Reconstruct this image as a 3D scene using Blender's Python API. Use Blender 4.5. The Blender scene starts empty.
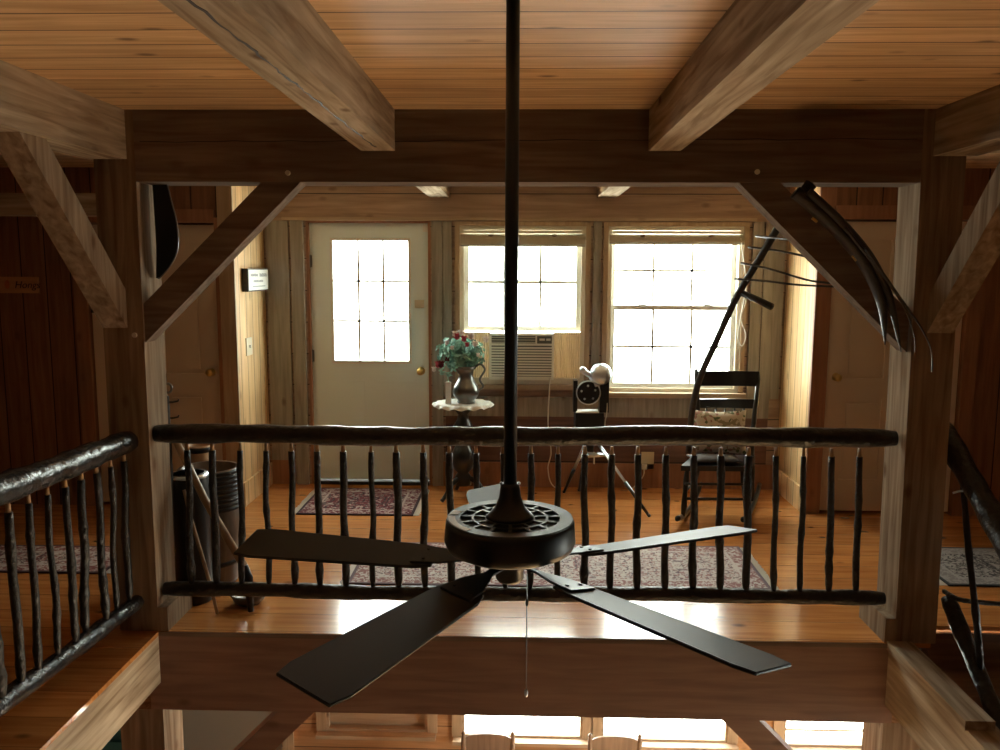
import bpy, bmesh, math, random
from mathutils import Vector, Matrix
random.seed(7)
PI = math.pi
S = bpy.context.scene
C = S.collection

# ------------------------------------------------------------------ camera
F = 820.0
YAW, PITCH, ROLL, CZ = math.radians(1.53), math.radians(7.3), math.radians(0.25), 1.66
RM = (Matrix.Rotation(YAW, 3, 'Z') @ Matrix.Rotation(PI/2 - PITCH, 3, 'X') @ Matrix.Rotation(ROLL, 3, 'Z'))
cam = bpy.data.cameras.new('camera'); cam.sensor_width = 36; cam.lens = F*36/1000; cam.clip_start = 0.02
camo = bpy.data.objects.new('camera', cam); C.objects.link(camo)
camo.matrix_world = Matrix.Translation((0, 0, CZ)) @ RM.to_4x4()
S.camera = camo

def P(px, py, X=None, Y=None, Z=None):
    d = RM @ Vector(((px-500)/F, -(py-375)/F, -1.0))
    t = Y/d.y if Y is not None else (X/d.x if X is not None else (Z-CZ)/d.z)
    p = d*t; p.z += CZ
    return p

# ------------------------------------------------------------------ light
W = bpy.data.worlds.new('sky'); S.world = W; W.use_nodes = True
bg = W.node_tree.nodes['Background']
bg.inputs['Color'].default_value = (0.97, 1.0, 0.92, 1)
bg.inputs['Strength'].default_value = 14.0
S.view_settings.view_transform = 'Standard'
S.view_settings.look = 'None'
S.view_settings.gamma = 1.0
S.view_settings.use_curve_mapping = False
S.view_settings.exposure = 0.85
try:
    S.cycles.use_denoising = True
    S.cycles.max_bounces = 12; S.cycles.diffuse_bounces = 8; S.cycles.glossy_bounces = 5
    S.cycles.transparent_max_bounces = 12
    S.cycles.sample_clamp_indirect = 20
except Exception:
    pass

sun = bpy.data.lights.new('sun', 'SUN'); sun.energy = 58; sun.angle = 0.02; sun.color = (1.0, 0.93, 0.80)
suno = bpy.data.objects.new('sun', sun); C.objects.link(suno)
suno.rotation_euler = Vector((-0.88, 0.0, -0.47)).to_track_quat('-Z', 'Y').to_euler()  # added: shines through the added side window, bouncing up to the ceiling

def portal(x, y, z, sx, sz, direction):
    l = bpy.data.lights.new('window_daylight', 'AREA'); l.shape = 'RECTANGLE'
    l.size = sx; l.size_y = sz; l.cycles.is_portal = True
    o = bpy.data.objects.new('window_daylight', l); C.objects.link(o); o.location = (x, y, z)
    o.rotation_euler = Vector(direction).to_track_quat('-Z', 'Y').to_euler()
portal(0.0, 6.34, 1.6, 0.95, 0.8, (0, -1, 0))
portal(1.13, 6.34, 1.37, 1.0, 1.24, (0, -1, 0))
portal(-1.15, 6.30, 1.42, 0.58, 0.92, (0, -1, 0))
portal(0.03, 6.36, -1.5, 0.96, 1.2, (0, -1, 0))
portal(1.16, 6.36, -1.5, 1.02, 1.2, (0, -1, 0))
portal(2.48, 6.36, -1.5, 0.76, 1.2, (0, -1, 0))
portal(4.26, 3.6, -1.3, 1.5, 1.7, (-1, 0, 0))  # opening of the added side window

# ------------------------------------------------------------------ materials
def new_mat(name):
    m = bpy.data.materials.new(name); m.use_nodes = True
    return m, m.node_tree, m.node_tree.nodes['Principled BSDF']

def plain(name, col, rough=0.5, metal=0.0, coat=0.0, bump=0.0, bscale=60, var=0.0, sheen=0):
    m, nt, b = new_mat(name)
    b.inputs['Base Color'].default_value = (*col, 1)
    b.inputs['Roughness'].default_value = rough; b.inputs['Metallic'].default_value = metal
    b.inputs['Coat Weight'].default_value = coat
    tc = nt.nodes.new('ShaderNodeTexCoord'); n = nt.nodes.new('ShaderNodeTexNoise')
    n.inputs['Scale'].default_value = bscale; n.inputs['Detail'].default_value = 4
    nt.links.new(tc.outputs['Object'], n.inputs['Vector'])
    mx = nt.nodes.new('ShaderNodeMix'); mx.data_type = 'RGBA'
    mx.inputs[6].default_value = (*[c*(1-var) for c in col], 1); mx.inputs[7].default_value = (*[min(1, c*(1+var)) for c in col], 1)
    nt.links.new(n.outputs['Fac'], mx.inputs[0]); nt.links.new(mx.outputs[2], b.inputs['Base Color'])
    if bump:
        bp = nt.nodes.new('ShaderNodeBump'); bp.inputs['Strength'].default_value = bump; bp.inputs['Distance'].default_value = 0.01
        nt.links.new(n.outputs['Fac'], bp.inputs['Height']); nt.links.new(bp.outputs['Normal'], b.inputs['Normal'])
    return m

def wood(name, c1, c2, axis='X', across=None, width=0.15, rough=0.5, coat=0.0, knots=0.5, vary=0.25, groove=0.006, gcol=0.12, scale=1.0, spec=0.5, kcol=(0.08, 0.035, 0.015), off=0.0, stain=0.5):
    """grain runs along axis; with across set, boards of the given width lie side by side"""
    m, nt, b = new_mat(name); N = nt.nodes; L = nt.links
    def math_(op, a, bb=None):
        n = N.new('ShaderNodeMath'); n.operation = op
        for i, v in enumerate((a, bb)):
            if v is None: continue
            if isinstance(v, (int, float)): n.inputs[i].default_value = v
            else: L.new(v, n.inputs[i])
        return n.outputs[0]
    tc = N.new('ShaderNodeTexCoord'); sep = N.new('ShaderNodeSeparateXYZ'); L.new(tc.outputs['Object'], sep.inputs[0])
    vec = tc.outputs['Object']; rnd = None; mask = None
    if across:
        u = math_('DIVIDE', math_('ADD', sep.outputs[across], 50.0 + off), width)
        idx = math_('FLOOR', u); fr = math_('FRACT', u)
        wn = N.new('ShaderNodeTexWhiteNoise'); wn.noise_dimensions = '1D'; L.new(idx, wn.inputs['W']); rnd = wn.outputs['Value']
        edge = math_('MINIMUM', fr, math_('SUBTRACT', 1.0, fr))
        mask = math_('LESS_THAN', edge, groove/width)
        cmb = N.new('ShaderNodeCombineXYZ')
        for i in range(3): L.new(math_('MULTIPLY', rnd, 7.3+3*i), cmb.inputs[i])
        va = N.new('ShaderNodeVectorMath'); va.operation = 'ADD'; L.new(vec, va.inputs[0]); L.new(cmb.outputs[0], va.inputs[1]); vec = va.outputs[0]
    mp = N.new('ShaderNodeMapping'); L.new(vec, mp.inputs[0])
    s = [19*scale]*3; s['XYZ'.index(axis)] = 1.3*scale; mp.inputs['Scale'].default_value = s
    n1 = N.new('ShaderNodeTexNoise'); n1.inputs['Scale'].default_value = 1.6; n1.inputs['Detail'].default_value = 7; n1.inputs['Distortion'].default_value = 0.6
    L.new(mp.outputs[0], n1.inputs['Vector'])
    cr = N.new('ShaderNodeValToRGB'); cr.color_ramp.elements[0].position = 0.32; cr.color_ramp.elements[1].position = 0.68
    cr.color_ramp.elements[0].color = (*c1, 1); cr.color_ramp.elements[1].color = (*c2, 1); L.new(n1.outputs['Fac'], cr.inputs[0])
    col = cr.outputs[0]
    # broad stains
    n2 = N.new('ShaderNodeTexNoise'); n2.inputs['Scale'].default_value = 1.7; n2.inputs['Detail'].default_value = 3; L.new(vec, n2.inputs['Vector'])
    hv = N.new('ShaderNodeHueSaturation'); L.new(col, hv.inputs['Color'])
    L.new(math_('ADD', math_('MULTIPLY', n2.outputs['Fac'], stain), 1-stain/2), hv.inputs['Value']); col = hv.outputs[0]
    if rnd is not None:
        h2 = N.new('ShaderNodeHueSaturation'); L.new(col, h2.inputs['Color'])
        L.new(math_('ADD', math_('MULTIPLY', rnd, 2*vary), 1-vary), h2.inputs['Value']); col = h2.outputs[0]
    if knots:
        mk = N.new('ShaderNodeMapping'); L.new(vec, mk.inputs[0]); s2 = [6.5]*3; s2['XYZ'.index(axis)] = 3.4; mk.inputs['Scale'].default_value = s2
        vo = N.new('ShaderNodeTexVoronoi'); vo.inputs['Scale'].default_value = 1.0; L.new(mk.outputs[0], vo.inputs['Vector'])
        rk = N.new('ShaderNodeMapRange'); rk.inputs[1].default_value = 0.05; rk.inputs[2].default_value = 0.15; rk.inputs[3].default_value = knots; rk.inputs[4].default_value = 0.0
        L.new(vo.outputs['Distance'], rk.inputs[0])
        mx = N.new('ShaderNodeMix'); mx.data_type = 'RGBA'; L.new(rk.outputs[0], mx.inputs[0]); L.new(col, mx.inputs[6]); mx.inputs[7].default_value = (*kcol, 1); col = mx.outputs[2]
    if mask is not None:
        mx = N.new('ShaderNodeMix'); mx.data_type = 'RGBA'; L.new(mask, mx.inputs[0]); L.new(col, mx.inputs[6])
        mx.inputs[7].default_value = (c1[0]*gcol, c1[1]*gcol, c1[2]*gcol, 1); col = mx.outputs[2]
    L.new(col, b.inputs['Base Color'])
    b.inputs['Roughness'].default_value = rough; b.inputs['Coat Weight'].default_value = coat; b.inputs['Coat Roughness'].default_value = 0.12
    b.inputs['Specular IOR Level'].default_value = spec
    bp = N.new('ShaderNodeBump'); bp.inputs['Strength'].default_value = 0.25; bp.inputs['Distance'].default_value = 0.004
    L.new(n1.outputs['Fac'], bp.inputs['Height']); L.new(bp.outputs[0], b.inputs['Normal'])
    return m

M = {}
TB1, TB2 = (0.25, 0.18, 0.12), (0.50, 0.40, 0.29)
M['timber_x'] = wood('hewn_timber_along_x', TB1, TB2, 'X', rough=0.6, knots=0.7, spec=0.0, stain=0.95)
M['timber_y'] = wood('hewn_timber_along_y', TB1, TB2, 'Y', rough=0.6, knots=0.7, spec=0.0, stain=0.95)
M['timber_z'] = wood('hewn_timber_upright_shaded', (0.17, 0.11, 0.07), (0.33, 0.245, 0.17), 'Z', rough=0.6, knots=0.7, spec=0.0, stain=0.95)  # same wood as the beams, shade of the post fronts put into the colour
M['header'] = wood('header_timber_shaded', (0.14, 0.095, 0.070), (0.23, 0.175, 0.135), 'X', rough=0.75, knots=0.3, spec=0.0, stain=0.95)  # same wood again, darkened: the shade on its front is in the colour
M['ceil'] = wood('pine_ceiling_boards', (0.47, 0.275, 0.13), (0.67, 0.44, 0.235), 'X', 'Y', 0.1525, rough=0.6, spec=0.25, knots=0.75, vary=0.13, groove=0.004, gcol=0.25, off=0.06)
M['floor'] = wood('varnished_pine_floor', (0.42, 0.155, 0.04), (0.60, 0.26, 0.08), 'X', 'Y', 0.19, rough=0.2, coat=0.6, knots=0.8, vary=0.09, groove=0.0014, gcol=0.4)
M['lowfloor'] = wood('lower_pine_floor', (0.60, 0.38, 0.19), (0.76, 0.53, 0.30), 'X', 'Y', 0.14, rough=0.4, coat=0.1, knots=0.5)
M['backwall'] = wood('brown_board_wall', (0.26, 0.175, 0.125), (0.40, 0.285, 0.21), 'X', 'Z', 0.24, rough=0.6, knots=0.5, vary=0.1, groove=0.003, off=0.1)
M['backvert'] = wood('brown_upright_board', (0.23, 0.21, 0.175), (0.37, 0.345, 0.295), 'Z', rough=0.6, knots=0.6)
M['alcove'] = wood('light_pine_boards', (0.55, 0.34, 0.15), (0.72, 0.50, 0.26), 'Z', 'Y', 0.135, rough=0.5, knots=0.4, vary=0.08, groove=0.004, gcol=0.3)
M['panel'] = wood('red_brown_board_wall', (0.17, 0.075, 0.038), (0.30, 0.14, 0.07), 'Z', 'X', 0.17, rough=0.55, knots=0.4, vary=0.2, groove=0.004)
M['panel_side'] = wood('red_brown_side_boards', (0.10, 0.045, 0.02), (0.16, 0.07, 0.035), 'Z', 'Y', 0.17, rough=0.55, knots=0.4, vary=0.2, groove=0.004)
M['lowwall'] = wood('lower_pine_wall', (0.34, 0.18, 0.085), (0.48, 0.28, 0.14), 'X', 'Z', 0.2, rough=0.5, knots=0.6, vary=0.1, groove=0.003)
M['casing'] = wood('pine_casing', (0.34, 0.24, 0.15), (0.46, 0.35, 0.23), 'Z', rough=0.5, knots=0.4)
M['casing_x'] = wood('pine_casing_level', (0.34, 0.25, 0.165), (0.48, 0.375, 0.265), 'X', rough=0.5, knots=0.4)
M['redcasing'] = wood('red_brown_casing', (0.26, 0.12, 0.065), (0.36, 0.18, 0.10), 'Z', rough=0.5, knots=0.4)
M['wainscot'] = wood('red_brown_wainscot', (0.10, 0.05, 0.04), (0.16, 0.085, 0.065), 'X', 'Z', 0.2, rough=0.6, knots=0.3, vary=0.1, groove=0.003)
M['tenon'] = wood('peeled_twig', (0.35, 0.2, 0.08), (0.5, 0.3, 0.14), 'Z', rough=0.5, knots=0)
M['handle'] = wood('worn_pale_handle', (0.30, 0.20, 0.12), (0.45, 0.32, 0.2), 'Z', rough=0.5, knots=0)
M['stave'] = wood('grey_brown_staves', (0.10, 0.07, 0.05), (0.17, 0.12, 0.085), 'Z', rough=0.35, knots=0.2)
M['churn'] = wood('pale_staves', (0.36, 0.21, 0.11), (0.5, 0.32, 0.18), 'Z', rough=0.45, knots=0.2)
M['tine'] = wood('dark_weathered_wood', (0.014, 0.012, 0.010), (0.035, 0.03, 0.024), 'X', rough=0.5, knots=0)
M['plaque'] = wood('plaque_wood', (0.50, 0.25, 0.11), (0.62, 0.34, 0.16), 'X', rough=0.5, knots=0)
M['hewnred'] = wood('floor_beam_wood', (0.19, 0.10, 0.068), (0.27, 0.155, 0.108), 'X', rough=0.6, knots=0.5)
M['doorw'] = plain('cream_painted_door', (0.62, 0.52, 0.40), 0.45, var=0.04, bscale=3)
M['doord'] = plain('dimmed_door_paint', (0.26, 0.24, 0.20), 0.45, var=0.04, bscale=3)  # pale door with the dimness below put into its colour
M['doorg'] = plain('grey_green_painted_door', (0.74, 0.86, 0.86), 0.4, var=0.04, bscale=3)  # haze put into the paint, also cooled against warm floor bounce
M['white'] = plain('white_window_paint', (0.75, 0.75, 0.70), 0.4)
M['tan'] = plain('tan_vinyl_frame', (0.68, 0.62, 0.5), 0.45)
M['shade'] = plain('taupe_blind_cloth', (0.40, 0.36, 0.27), 0.9, bump=0.2, bscale=200, var=0.1)
M['blackpaint'] = plain('black_paint', (0.010, 0.012, 0.012), 0.28, coat=0.3)
M['fanblack'] = plain('fan_black_enamel', (0.006, 0.010, 0.012), 0.4, bump=0.03)  # bluish tint puts haze into the black
M['fanplate'] = plain('fan_grey_plate', (0.05, 0.062, 0.055), 0.42, metal=0.2)
M['blade'] = plain('fan_blade_black', (0.010, 0.013, 0.016), 0.5)
M['steel'] = plain('polished_steel', (0.72, 0.82, 0.92), 0.33, metal=1)
M['pewter'] = plain('pewter', (0.22, 0.23, 0.23), 0.28, metal=1)
M['brass'] = plain('brass', (0.7, 0.5, 0.18), 0.3, metal=1)
M['plastic'] = plain('grey_beige_plastic', (0.80, 0.80, 0.72), 0.5)  # lifted paler, window haze put into the colour
M['plasticd'] = plain('dark_grey_plastic', (0.12, 0.13, 0.12), 0.5)
M['cord'] = plain('white_cord', (0.7, 0.68, 0.6), 0.5)
M['outlet'] = plain('almond_plate', (0.62, 0.56, 0.42), 0.45)
M['paper'] = plain('white_paper', (0.78, 0.80, 0.76), 0.6)
M['ink'] = plain('grey_ink', (0.22, 0.24, 0.24), 0.6)
M['inkd'] = plain('dark_ink', (0.03, 0.02, 0.015), 0.6)
M['orange'] = plain('orange_paint', (0.55, 0.17, 0.04), 0.6)
M['leaf'] = plain('silk_leaf_green', (0.24, 0.50, 0.42), 0.5, var=0.5, bscale=40)  # green lightened to carry haze
M['pink'] = plain('pink_petal', (0.55, 0.07, 0.12), 0.6, var=0.3)
M['whitepetal'] = plain('white_petal', (0.8, 0.74, 0.72), 0.6)
M['darkred'] = plain('dark_red_petal', (0.16, 0.012, 0.03), 0.6)
M['doily'] = plain('white_lace', (0.72, 0.72, 0.68), 0.9, bump=0.5, bscale=150)
M['teal'] = plain('dark_teal_paint', (0.02, 0.10, 0.10), 0.5, var=0.2, bscale=5)
M['hoop'] = plain('blackened_hoop', (0.03, 0.032, 0.036), 0.3, metal=0.6)
M['blackcan'] = plain('black_can', (0.008, 0.008, 0.008), 0.45)
M['stair'] = wood('dark_stair_wood', (0.10, 0.05, 0.03), (0.17, 0.09, 0.05), 'X', rough=0.45, knots=0.3)
M['chairwood'] = wood('brown_chair_wood', (0.16, 0.10, 0.07), (0.25, 0.17, 0.12), 'Z', rough=0.4, knots=0)

def bark(name, c, c2, rough, bscale):
    m, nt, b = new_mat(name); N = nt.nodes; L = nt.links
    tc = N.new('ShaderNodeTexCoord'); n = N.new('ShaderNodeTexNoise'); n.inputs['Scale'].default_value = bscale; n.inputs['Detail'].default_value = 6
    L.new(tc.outputs['Object'], n.inputs['Vector'])
    cr = N.new('ShaderNodeValToRGB'); cr.color_ramp.elements[0].position = 0.35; cr.color_ramp.elements[1].position = 0.75
    cr.color_ramp.elements[0].color = (*c, 1); cr.color_ramp.elements[1].color = (*c2, 1); L.new(n.outputs['Fac'], cr.inputs[0]); L.new(cr.outputs[0], b.inputs['Base Color'])
    b.inputs['Roughness'].default_value = rough
    bp = N.new('ShaderNodeBump'); bp.inputs['Strength'].default_value = 0.9; bp.inputs['Distance'].default_value = 0.012
    L.new(n.outputs['Fac'], bp.inputs['Height']); L.new(bp.outputs[0], b.inputs['Normal'])
    return m
M['bark'] = bark('dark_varnished_bark', (0.006, 0.006, 0.006), (0.022, 0.017, 0.013), 0.33, 30)
M['twig'] = bark('dark_twig_bark', (0.006, 0.005, 0.004), (0.02, 0.014, 0.009), 0.45, 45)
M['peeled'] = bark('worn_rail_bark', (0.010, 0.010, 0.012), (0.045, 0.038, 0.034), 0.22, 18)

def glass(name):
    m = bpy.data.materials.new(name); m.use_nodes = True; nt = m.node_tree
    for n in list(nt.nodes): nt.nodes.remove(n)
    o = nt.nodes.new('ShaderNodeOutputMaterial'); mx = nt.nodes.new('ShaderNodeMixShader')
    t = nt.nodes.new('ShaderNodeBsdfTransparent'); t.inputs[0].default_value = (0.96, 0.98, 0.97, 1)
    g = nt.nodes.new('ShaderNodeBsdfGlossy'); g.inputs['Roughness'].default_value = 0.02
    mx.inputs[0].default_value = 0.06
    nt.links.new(t.outputs[0], mx.inputs[1]); nt.links.new(g.outputs[0], mx.inputs[2]); nt.links.new(mx.outputs[0], o.inputs[0])
    return m
M['glass'] = glass('clear_glass')
m, nt, b = new_mat('translucent_accordion'); b.inputs['Base Color'].default_value = (.85, .76, .58, 1)
tr = nt.nodes.new('ShaderNodeBsdfTranslucent'); tr.inputs[0].default_value = (.5, .42, .28, 1); mxs = nt.nodes.new('ShaderNodeMixShader'); mxs.inputs[0].default_value = .10
nt.links.new(b.outputs[0], mxs.inputs[1]); nt.links.new(tr.outputs[0], mxs.inputs[2]); nt.links.new(mxs.outputs[0], nt.nodes['Material Output'].inputs[0]); M['accordion'] = m

def rugmat(name, field, pale, dark, border, cx, cy, hx, hy, sc=1.0, amount=0.5):
    m, nt, b = new_mat(name); N = nt.nodes; L = nt.links
    tc = N.new('ShaderNodeTexCoord')
    mp = N.new('ShaderNodeMapping'); mp.inputs['Location'].default_value = (-cx, -cy, 0); L.new(tc.outputs['Object'], mp.inputs[0])
    def math_(op, a, bb=None):
        n = N.new('ShaderNodeMath'); n.operation = op
        for i, v in enumerate((a, bb)):
            if v is None: continue
            if isinstance(v, (int, float)): n.inputs[i].default_value = v
            else: L.new(v, n.inputs[i])
        return n.outputs[0]
    ab = N.new('ShaderNodeVectorMath'); ab.operation = 'ABSOLUTE'; L.new(mp.outputs[0], ab.inputs[0])
    sep = N.new('ShaderNodeSeparateXYZ'); L.new(ab.outputs[0], sep.inputs[0])
    vo = N.new('ShaderNodeTexVoronoi'); vo.feature = 'DISTANCE_TO_EDGE'; vo.inputs['Scale'].default_value = 17*sc; vo.inputs['Randomness'].default_value = 0.8; L.new(ab.outputs[0], vo.inputs['Vector'])
    n = N.new('ShaderNodeTexNoise'); n.inputs['Scale'].default_value = 30*sc; n.inputs['Detail'].default_value = 3; n.inputs['Distortion'].default_value = 1.5; L.new(ab.outputs[0], n.inputs['Vector'])
    m1 = math_('LESS_THAN', vo.outputs['Distance'], 0.09)
    m2 = math_('GREATER_THAN', n.outputs['Fac'], 1.0-amount)
    def mix(f, a, c):
        x = N.new('ShaderNodeMix'); x.data_type = 'RGBA'; L.new(f, x.inputs[0])
        for i, v in ((6, a), (7, c)):
            if isinstance(v, tuple): x.inputs[i].default_value = (*v, 1)
            else: L.new(v, x.inputs[i])
        return x.outputs[2]
    col = mix(m1, field, dark); col = mix(m2, col, pale)
    d = math_('MINIMUM', math_('SUBTRACT', hx, sep.outputs[0]), math_('SUBTRACT', hy, sep.outputs[1]))
    bord = math_('LESS_THAN', d, 0.11)
    col = mix(bord, col, mix(math_('GREATER_THAN', n.outputs['Fac'], 0.52), border, pale))
    ln = math_('MULTIPLY', math_('GREATER_THAN', d, 0.10), math_('LESS_THAN', d, 0.115))
    col = mix(ln, col, pale)
    ed = math_('LESS_THAN', d, 0.018); col = mix(ed, col, dark)
    L.new(col, b.inputs['Base Color']); b.inputs['Roughness'].default_value = 0.95
    return m

# ------------------------------------------------------------------ geometry helpers
def bx(bm, x0, x1, y0, y1, z0, z1, rot=None):
    vs = [bm.verts.new((x, y, z)) for x in (x0, x1) for y in (y0, y1) for z in (z0, z1)]
    for f in ((0, 1, 3, 2), (4, 6, 7, 5), (0, 4, 5, 1), (2, 3, 7, 6), (0, 2, 6, 4), (1, 5, 7, 3)):
        bm.faces.new([vs[i] for i in f])
    if rot is not None:
        bmesh.ops.transform(bm, matrix=rot, verts=vs)
    return vs

def prism(bm, pts, axis, a0, a1):
    """polygon pts in the plane across axis, extruded from a0 to a1"""
    def mk(p, a):
        return {'X': (a, p[0], p[1]), 'Y': (p[0], a, p[1]), 'Z': (p[0], p[1], a)}[axis]
    A = [bm.verts.new(mk(p, a0)) for p in pts]; B = [bm.verts.new(mk(p, a1)) for p in pts]
    bm.faces.new(A); bm.faces.new(B[::-1]); n = len(pts)
    for i in range(n): bm.faces.new((A[i], B[i], B[(i+1) % n], A[(i+1) % n]))
    return A+B

def tube(bm, pts, rad, seg=10, jit=0.0, cap=True, squash=None):
    pts = [Vector(p) for p in pts]; n = len(pts)
    if isinstance(rad, (int, float)): rad = [rad]*n
    rings = []; up = None
    for i, p in enumerate(pts):
        t = (pts[min(i+1, n-1)] - pts[max(i-1, 0)])
        if t.length < 1e-9: t = Vector((0, 0, 1))
        t.normalize()
        if up is None:
            up = Vector((0, 0, 1)) if abs(t.z) < 0.9 else Vector((0, 1, 0))
        s = t.cross(up); s.normalize(); u = s.cross(t); u.normalize(); up = u
        ring = []
        for k in range(seg):
            a = 2*PI*k/seg; r = rad[i]*(1+random.uniform(-jit, jit))
            ring.append(bm.verts.new(p + s*math.cos(a)*r + u*math.sin(a)*r*(squash or 1)))
        rings.append(ring)
    for i in range(n-1):
        for k in range(seg):
            bm.faces.new((rings[i][k], rings[i][(k+1) % seg], rings[i+1][(k+1) % seg], rings[i+1][k]))
    if cap:
        bm.faces.new(rings[0][::-1]); bm.faces.new(rings[-1])

def lathe(bm, prof, cx, cy, seg=32, closed=False, mat=None):
    """prof: list of (r, z)"""
    rings = []; allv = []
    for r, z in prof:
        if r < 1e-6:
            v = bm.verts.new((cx, cy, z)); rings.append([v]*seg); allv.append(v)
        else:
            ring = [bm.verts.new((cx+r*math.cos(2*PI*k/seg), cy+r*math.sin(2*PI*k/seg), z)) for k in range(seg)]
            rings.append(ring); allv += ring
    m = len(rings)
    for i in range(m if closed else m-1):
        a = rings[i]; b = rings[(i+1) % m]
        for k in range(seg):
            q = [a[k], a[(k+1) % seg], b[(k+1) % seg], b[k]]
            q2 = []
            for v in q:
                if v not in q2: q2.append(v)
            if len(q2) > 2:
                try: bm.faces.new(q2)
                except ValueError: pass
    if mat is not None: bmesh.ops.transform(bm, matrix=mat, verts=allv)
    return allv

def ball(bm, c, r, sc=(1, 1, 1), sub=2, jit=0.0):
    res = bmesh.ops.create_icosphere(bm, subdivisions=sub, radius=r)
    for v in res['verts']:
        v.co = Vector((v.co.x*sc[0], v.co.y*sc[1], v.co.z*sc[2]))*(1+random.uniform(-jit, jit)) + Vector(c)

def curve(pts, n=8):
    """Catmull-Rom through pts"""
    pts = [Vector(p) for p in pts]; out = []
    for i in range(len(pts)-1):
        p0 = pts[max(i-1, 0)]; p1 = pts[i]; p2 = pts[i+1]; p3 = pts[min(i+2, len(pts)-1)]
        for k in range(n):
            t = k/n
            out.append(0.5*((2*p1)+(p2-p0)*t+(2*p0-5*p1+4*p2-p3)*t*t+(3*p1-p0-3*p2+p3)*t**3))
    out.append(pts[-1]); return out

def obj(name, bm, mat, parent=None, bevel=0.0, smooth=False, bseg=2):
    if bevel:
        es = [e for e in bm.edges if len(e.link_faces) == 2 and e.calc_face_angle(0) > 0.5]
        bmesh.ops.bevel(bm, geom=es, offset=bevel, segments=bseg, affect='EDGES', clamp_overlap=True)
    bmesh.ops.recalc_face_normals(bm, faces=bm.faces)
    me = bpy.data.meshes.new(name); bm.to_mesh(me); bm.free()
    me.materials.append(M[mat] if isinstance(mat, str) else mat)
    if smooth:
        for p in me.polygons: p.use_smooth = True
    o = bpy.data.objects.new(name, me); C.objects.link(o)
    if parent is not None:
        o.parent = parent
        r = parent
        while r.parent is not None: r = r.parent
        if parent.type == 'EMPTY':
            o.matrix_parent_inverse = Matrix.Translation(-Vector(parent.location))
    return o

def tag(o, label, cat, group=None, kind=None):
    o['label'] = label; o['category'] = cat
    if group: o['group'] = group
    if kind: o['kind'] = kind
    return o

def thing(name, label, cat, loc, group=None):
    o = bpy.data.objects.new(name, None); C.objects.link(o); o.location = loc; o.empty_display_size = 0.1
    return tag(o, label, cat, group)

def struct(o, label=None, cat=None):
    o['kind'] = 'structure'
    if label: o['label'] = label; o['category'] = cat
    return o

def box_obj(name, dims, mat, parent=None, bevel=0.0, extra=()):
    bm = bmesh.new(); bx(bm, *dims)
    for d in extra: bx(bm, *d)
    return obj(name, bm, mat, parent, bevel)

# ================================================================== SETTING
Y0, Y1 = 3.56, 3.74           # front and rear faces of the timber frame
CE = 2.33                     # ceiling height
YB, YO = 6.2, 5.55            # far wall of the alcove, walls beside it
AL, AR = -1.95, 1.96
LF = -2.6                     # lower floor
SX = 4.2

bm = bmesh.new()
bx(bm, -SX, 1.85, Y0, YB+0.12, -0.02, 0.0)
bx(bm, 1.85, 2.75, 3.75, YB+0.12, -0.02, 0.0)
bx(bm, 2.75, SX, Y0, YB+0.12, -0.02, 0.0)
bx(bm, -SX, -1.665, -3.2, Y0, -0.02, 0.0)
bx(bm, 2.75, SX, -3.2, Y0, -0.02, 0.0)
bx(bm, -1.665, 1.663, -3.2, -0.2, -0.02, 0.0)
bx(bm, 1.663, 2.75, -3.2, -0.2, -0.02, 0.0)
fl = obj('floor', bm, 'floor'); struct(fl, 'glossy orange pine board floor of the upper loft', 'floor')
cl = box_obj('ceiling', (-SX, SX, -3.2, YB+0.12, CE, CE+0.06), 'ceil'); struct(cl, 'knotty orange pine board ceiling', 'ceiling')
f2 = box_obj('floor', (-SX, SX, -3.2, YB+0.12, LF-0.05, LF), 'lowfloor'); struct(f2, 'pine board floor of the storey below', 'floor')

# far wall, upper storey, with openings
W1 = (-0.47, 0.47, 0.80, 1.985); W2 = (0.635, 1.635, 0.745, 1.985); DR = (-1.63, -0.69, 0.0, 2.02)
def wall_with_holes(name, x0, x1, z0, z1, y0, y1, holes, mat):
    bm = bmesh.new(); holes = sorted(holes); x = x0
    for (a, b, c, d) in holes:
        if a > x: bx(bm, x, a, y0, y1, z0, z1)
        if c > z0: bx(bm, a, b, y0, y1, z0, c)
        if d < z1: bx(bm, a, b, y0, y1, d, z1)
        x = b
    if x < x1: bx(bm, x, x1, y0, y1, z0, z1)
    return struct(obj(name, bm, mat))
wall_with_holes('wall_back', -SX, SX, 0, CE, YB, YB+0.12, [DR, W1, W2], 'backwall')
# lower storey
LW = [(-1.56, -0.74, -2.05, -0.9), (-0.46, 0.51, -2.08, -0.9), (0.66, 1.67, -2.09, -0.9), (2.11, 2.86, -2.11, -0.9)]
LD = (-2.80, -1.93, LF, -0.55)
wall_with_holes('wall_back', -SX, SX, LF, -0.02, YB, YB+0.12, LW+[LD], 'lowwall')
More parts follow.
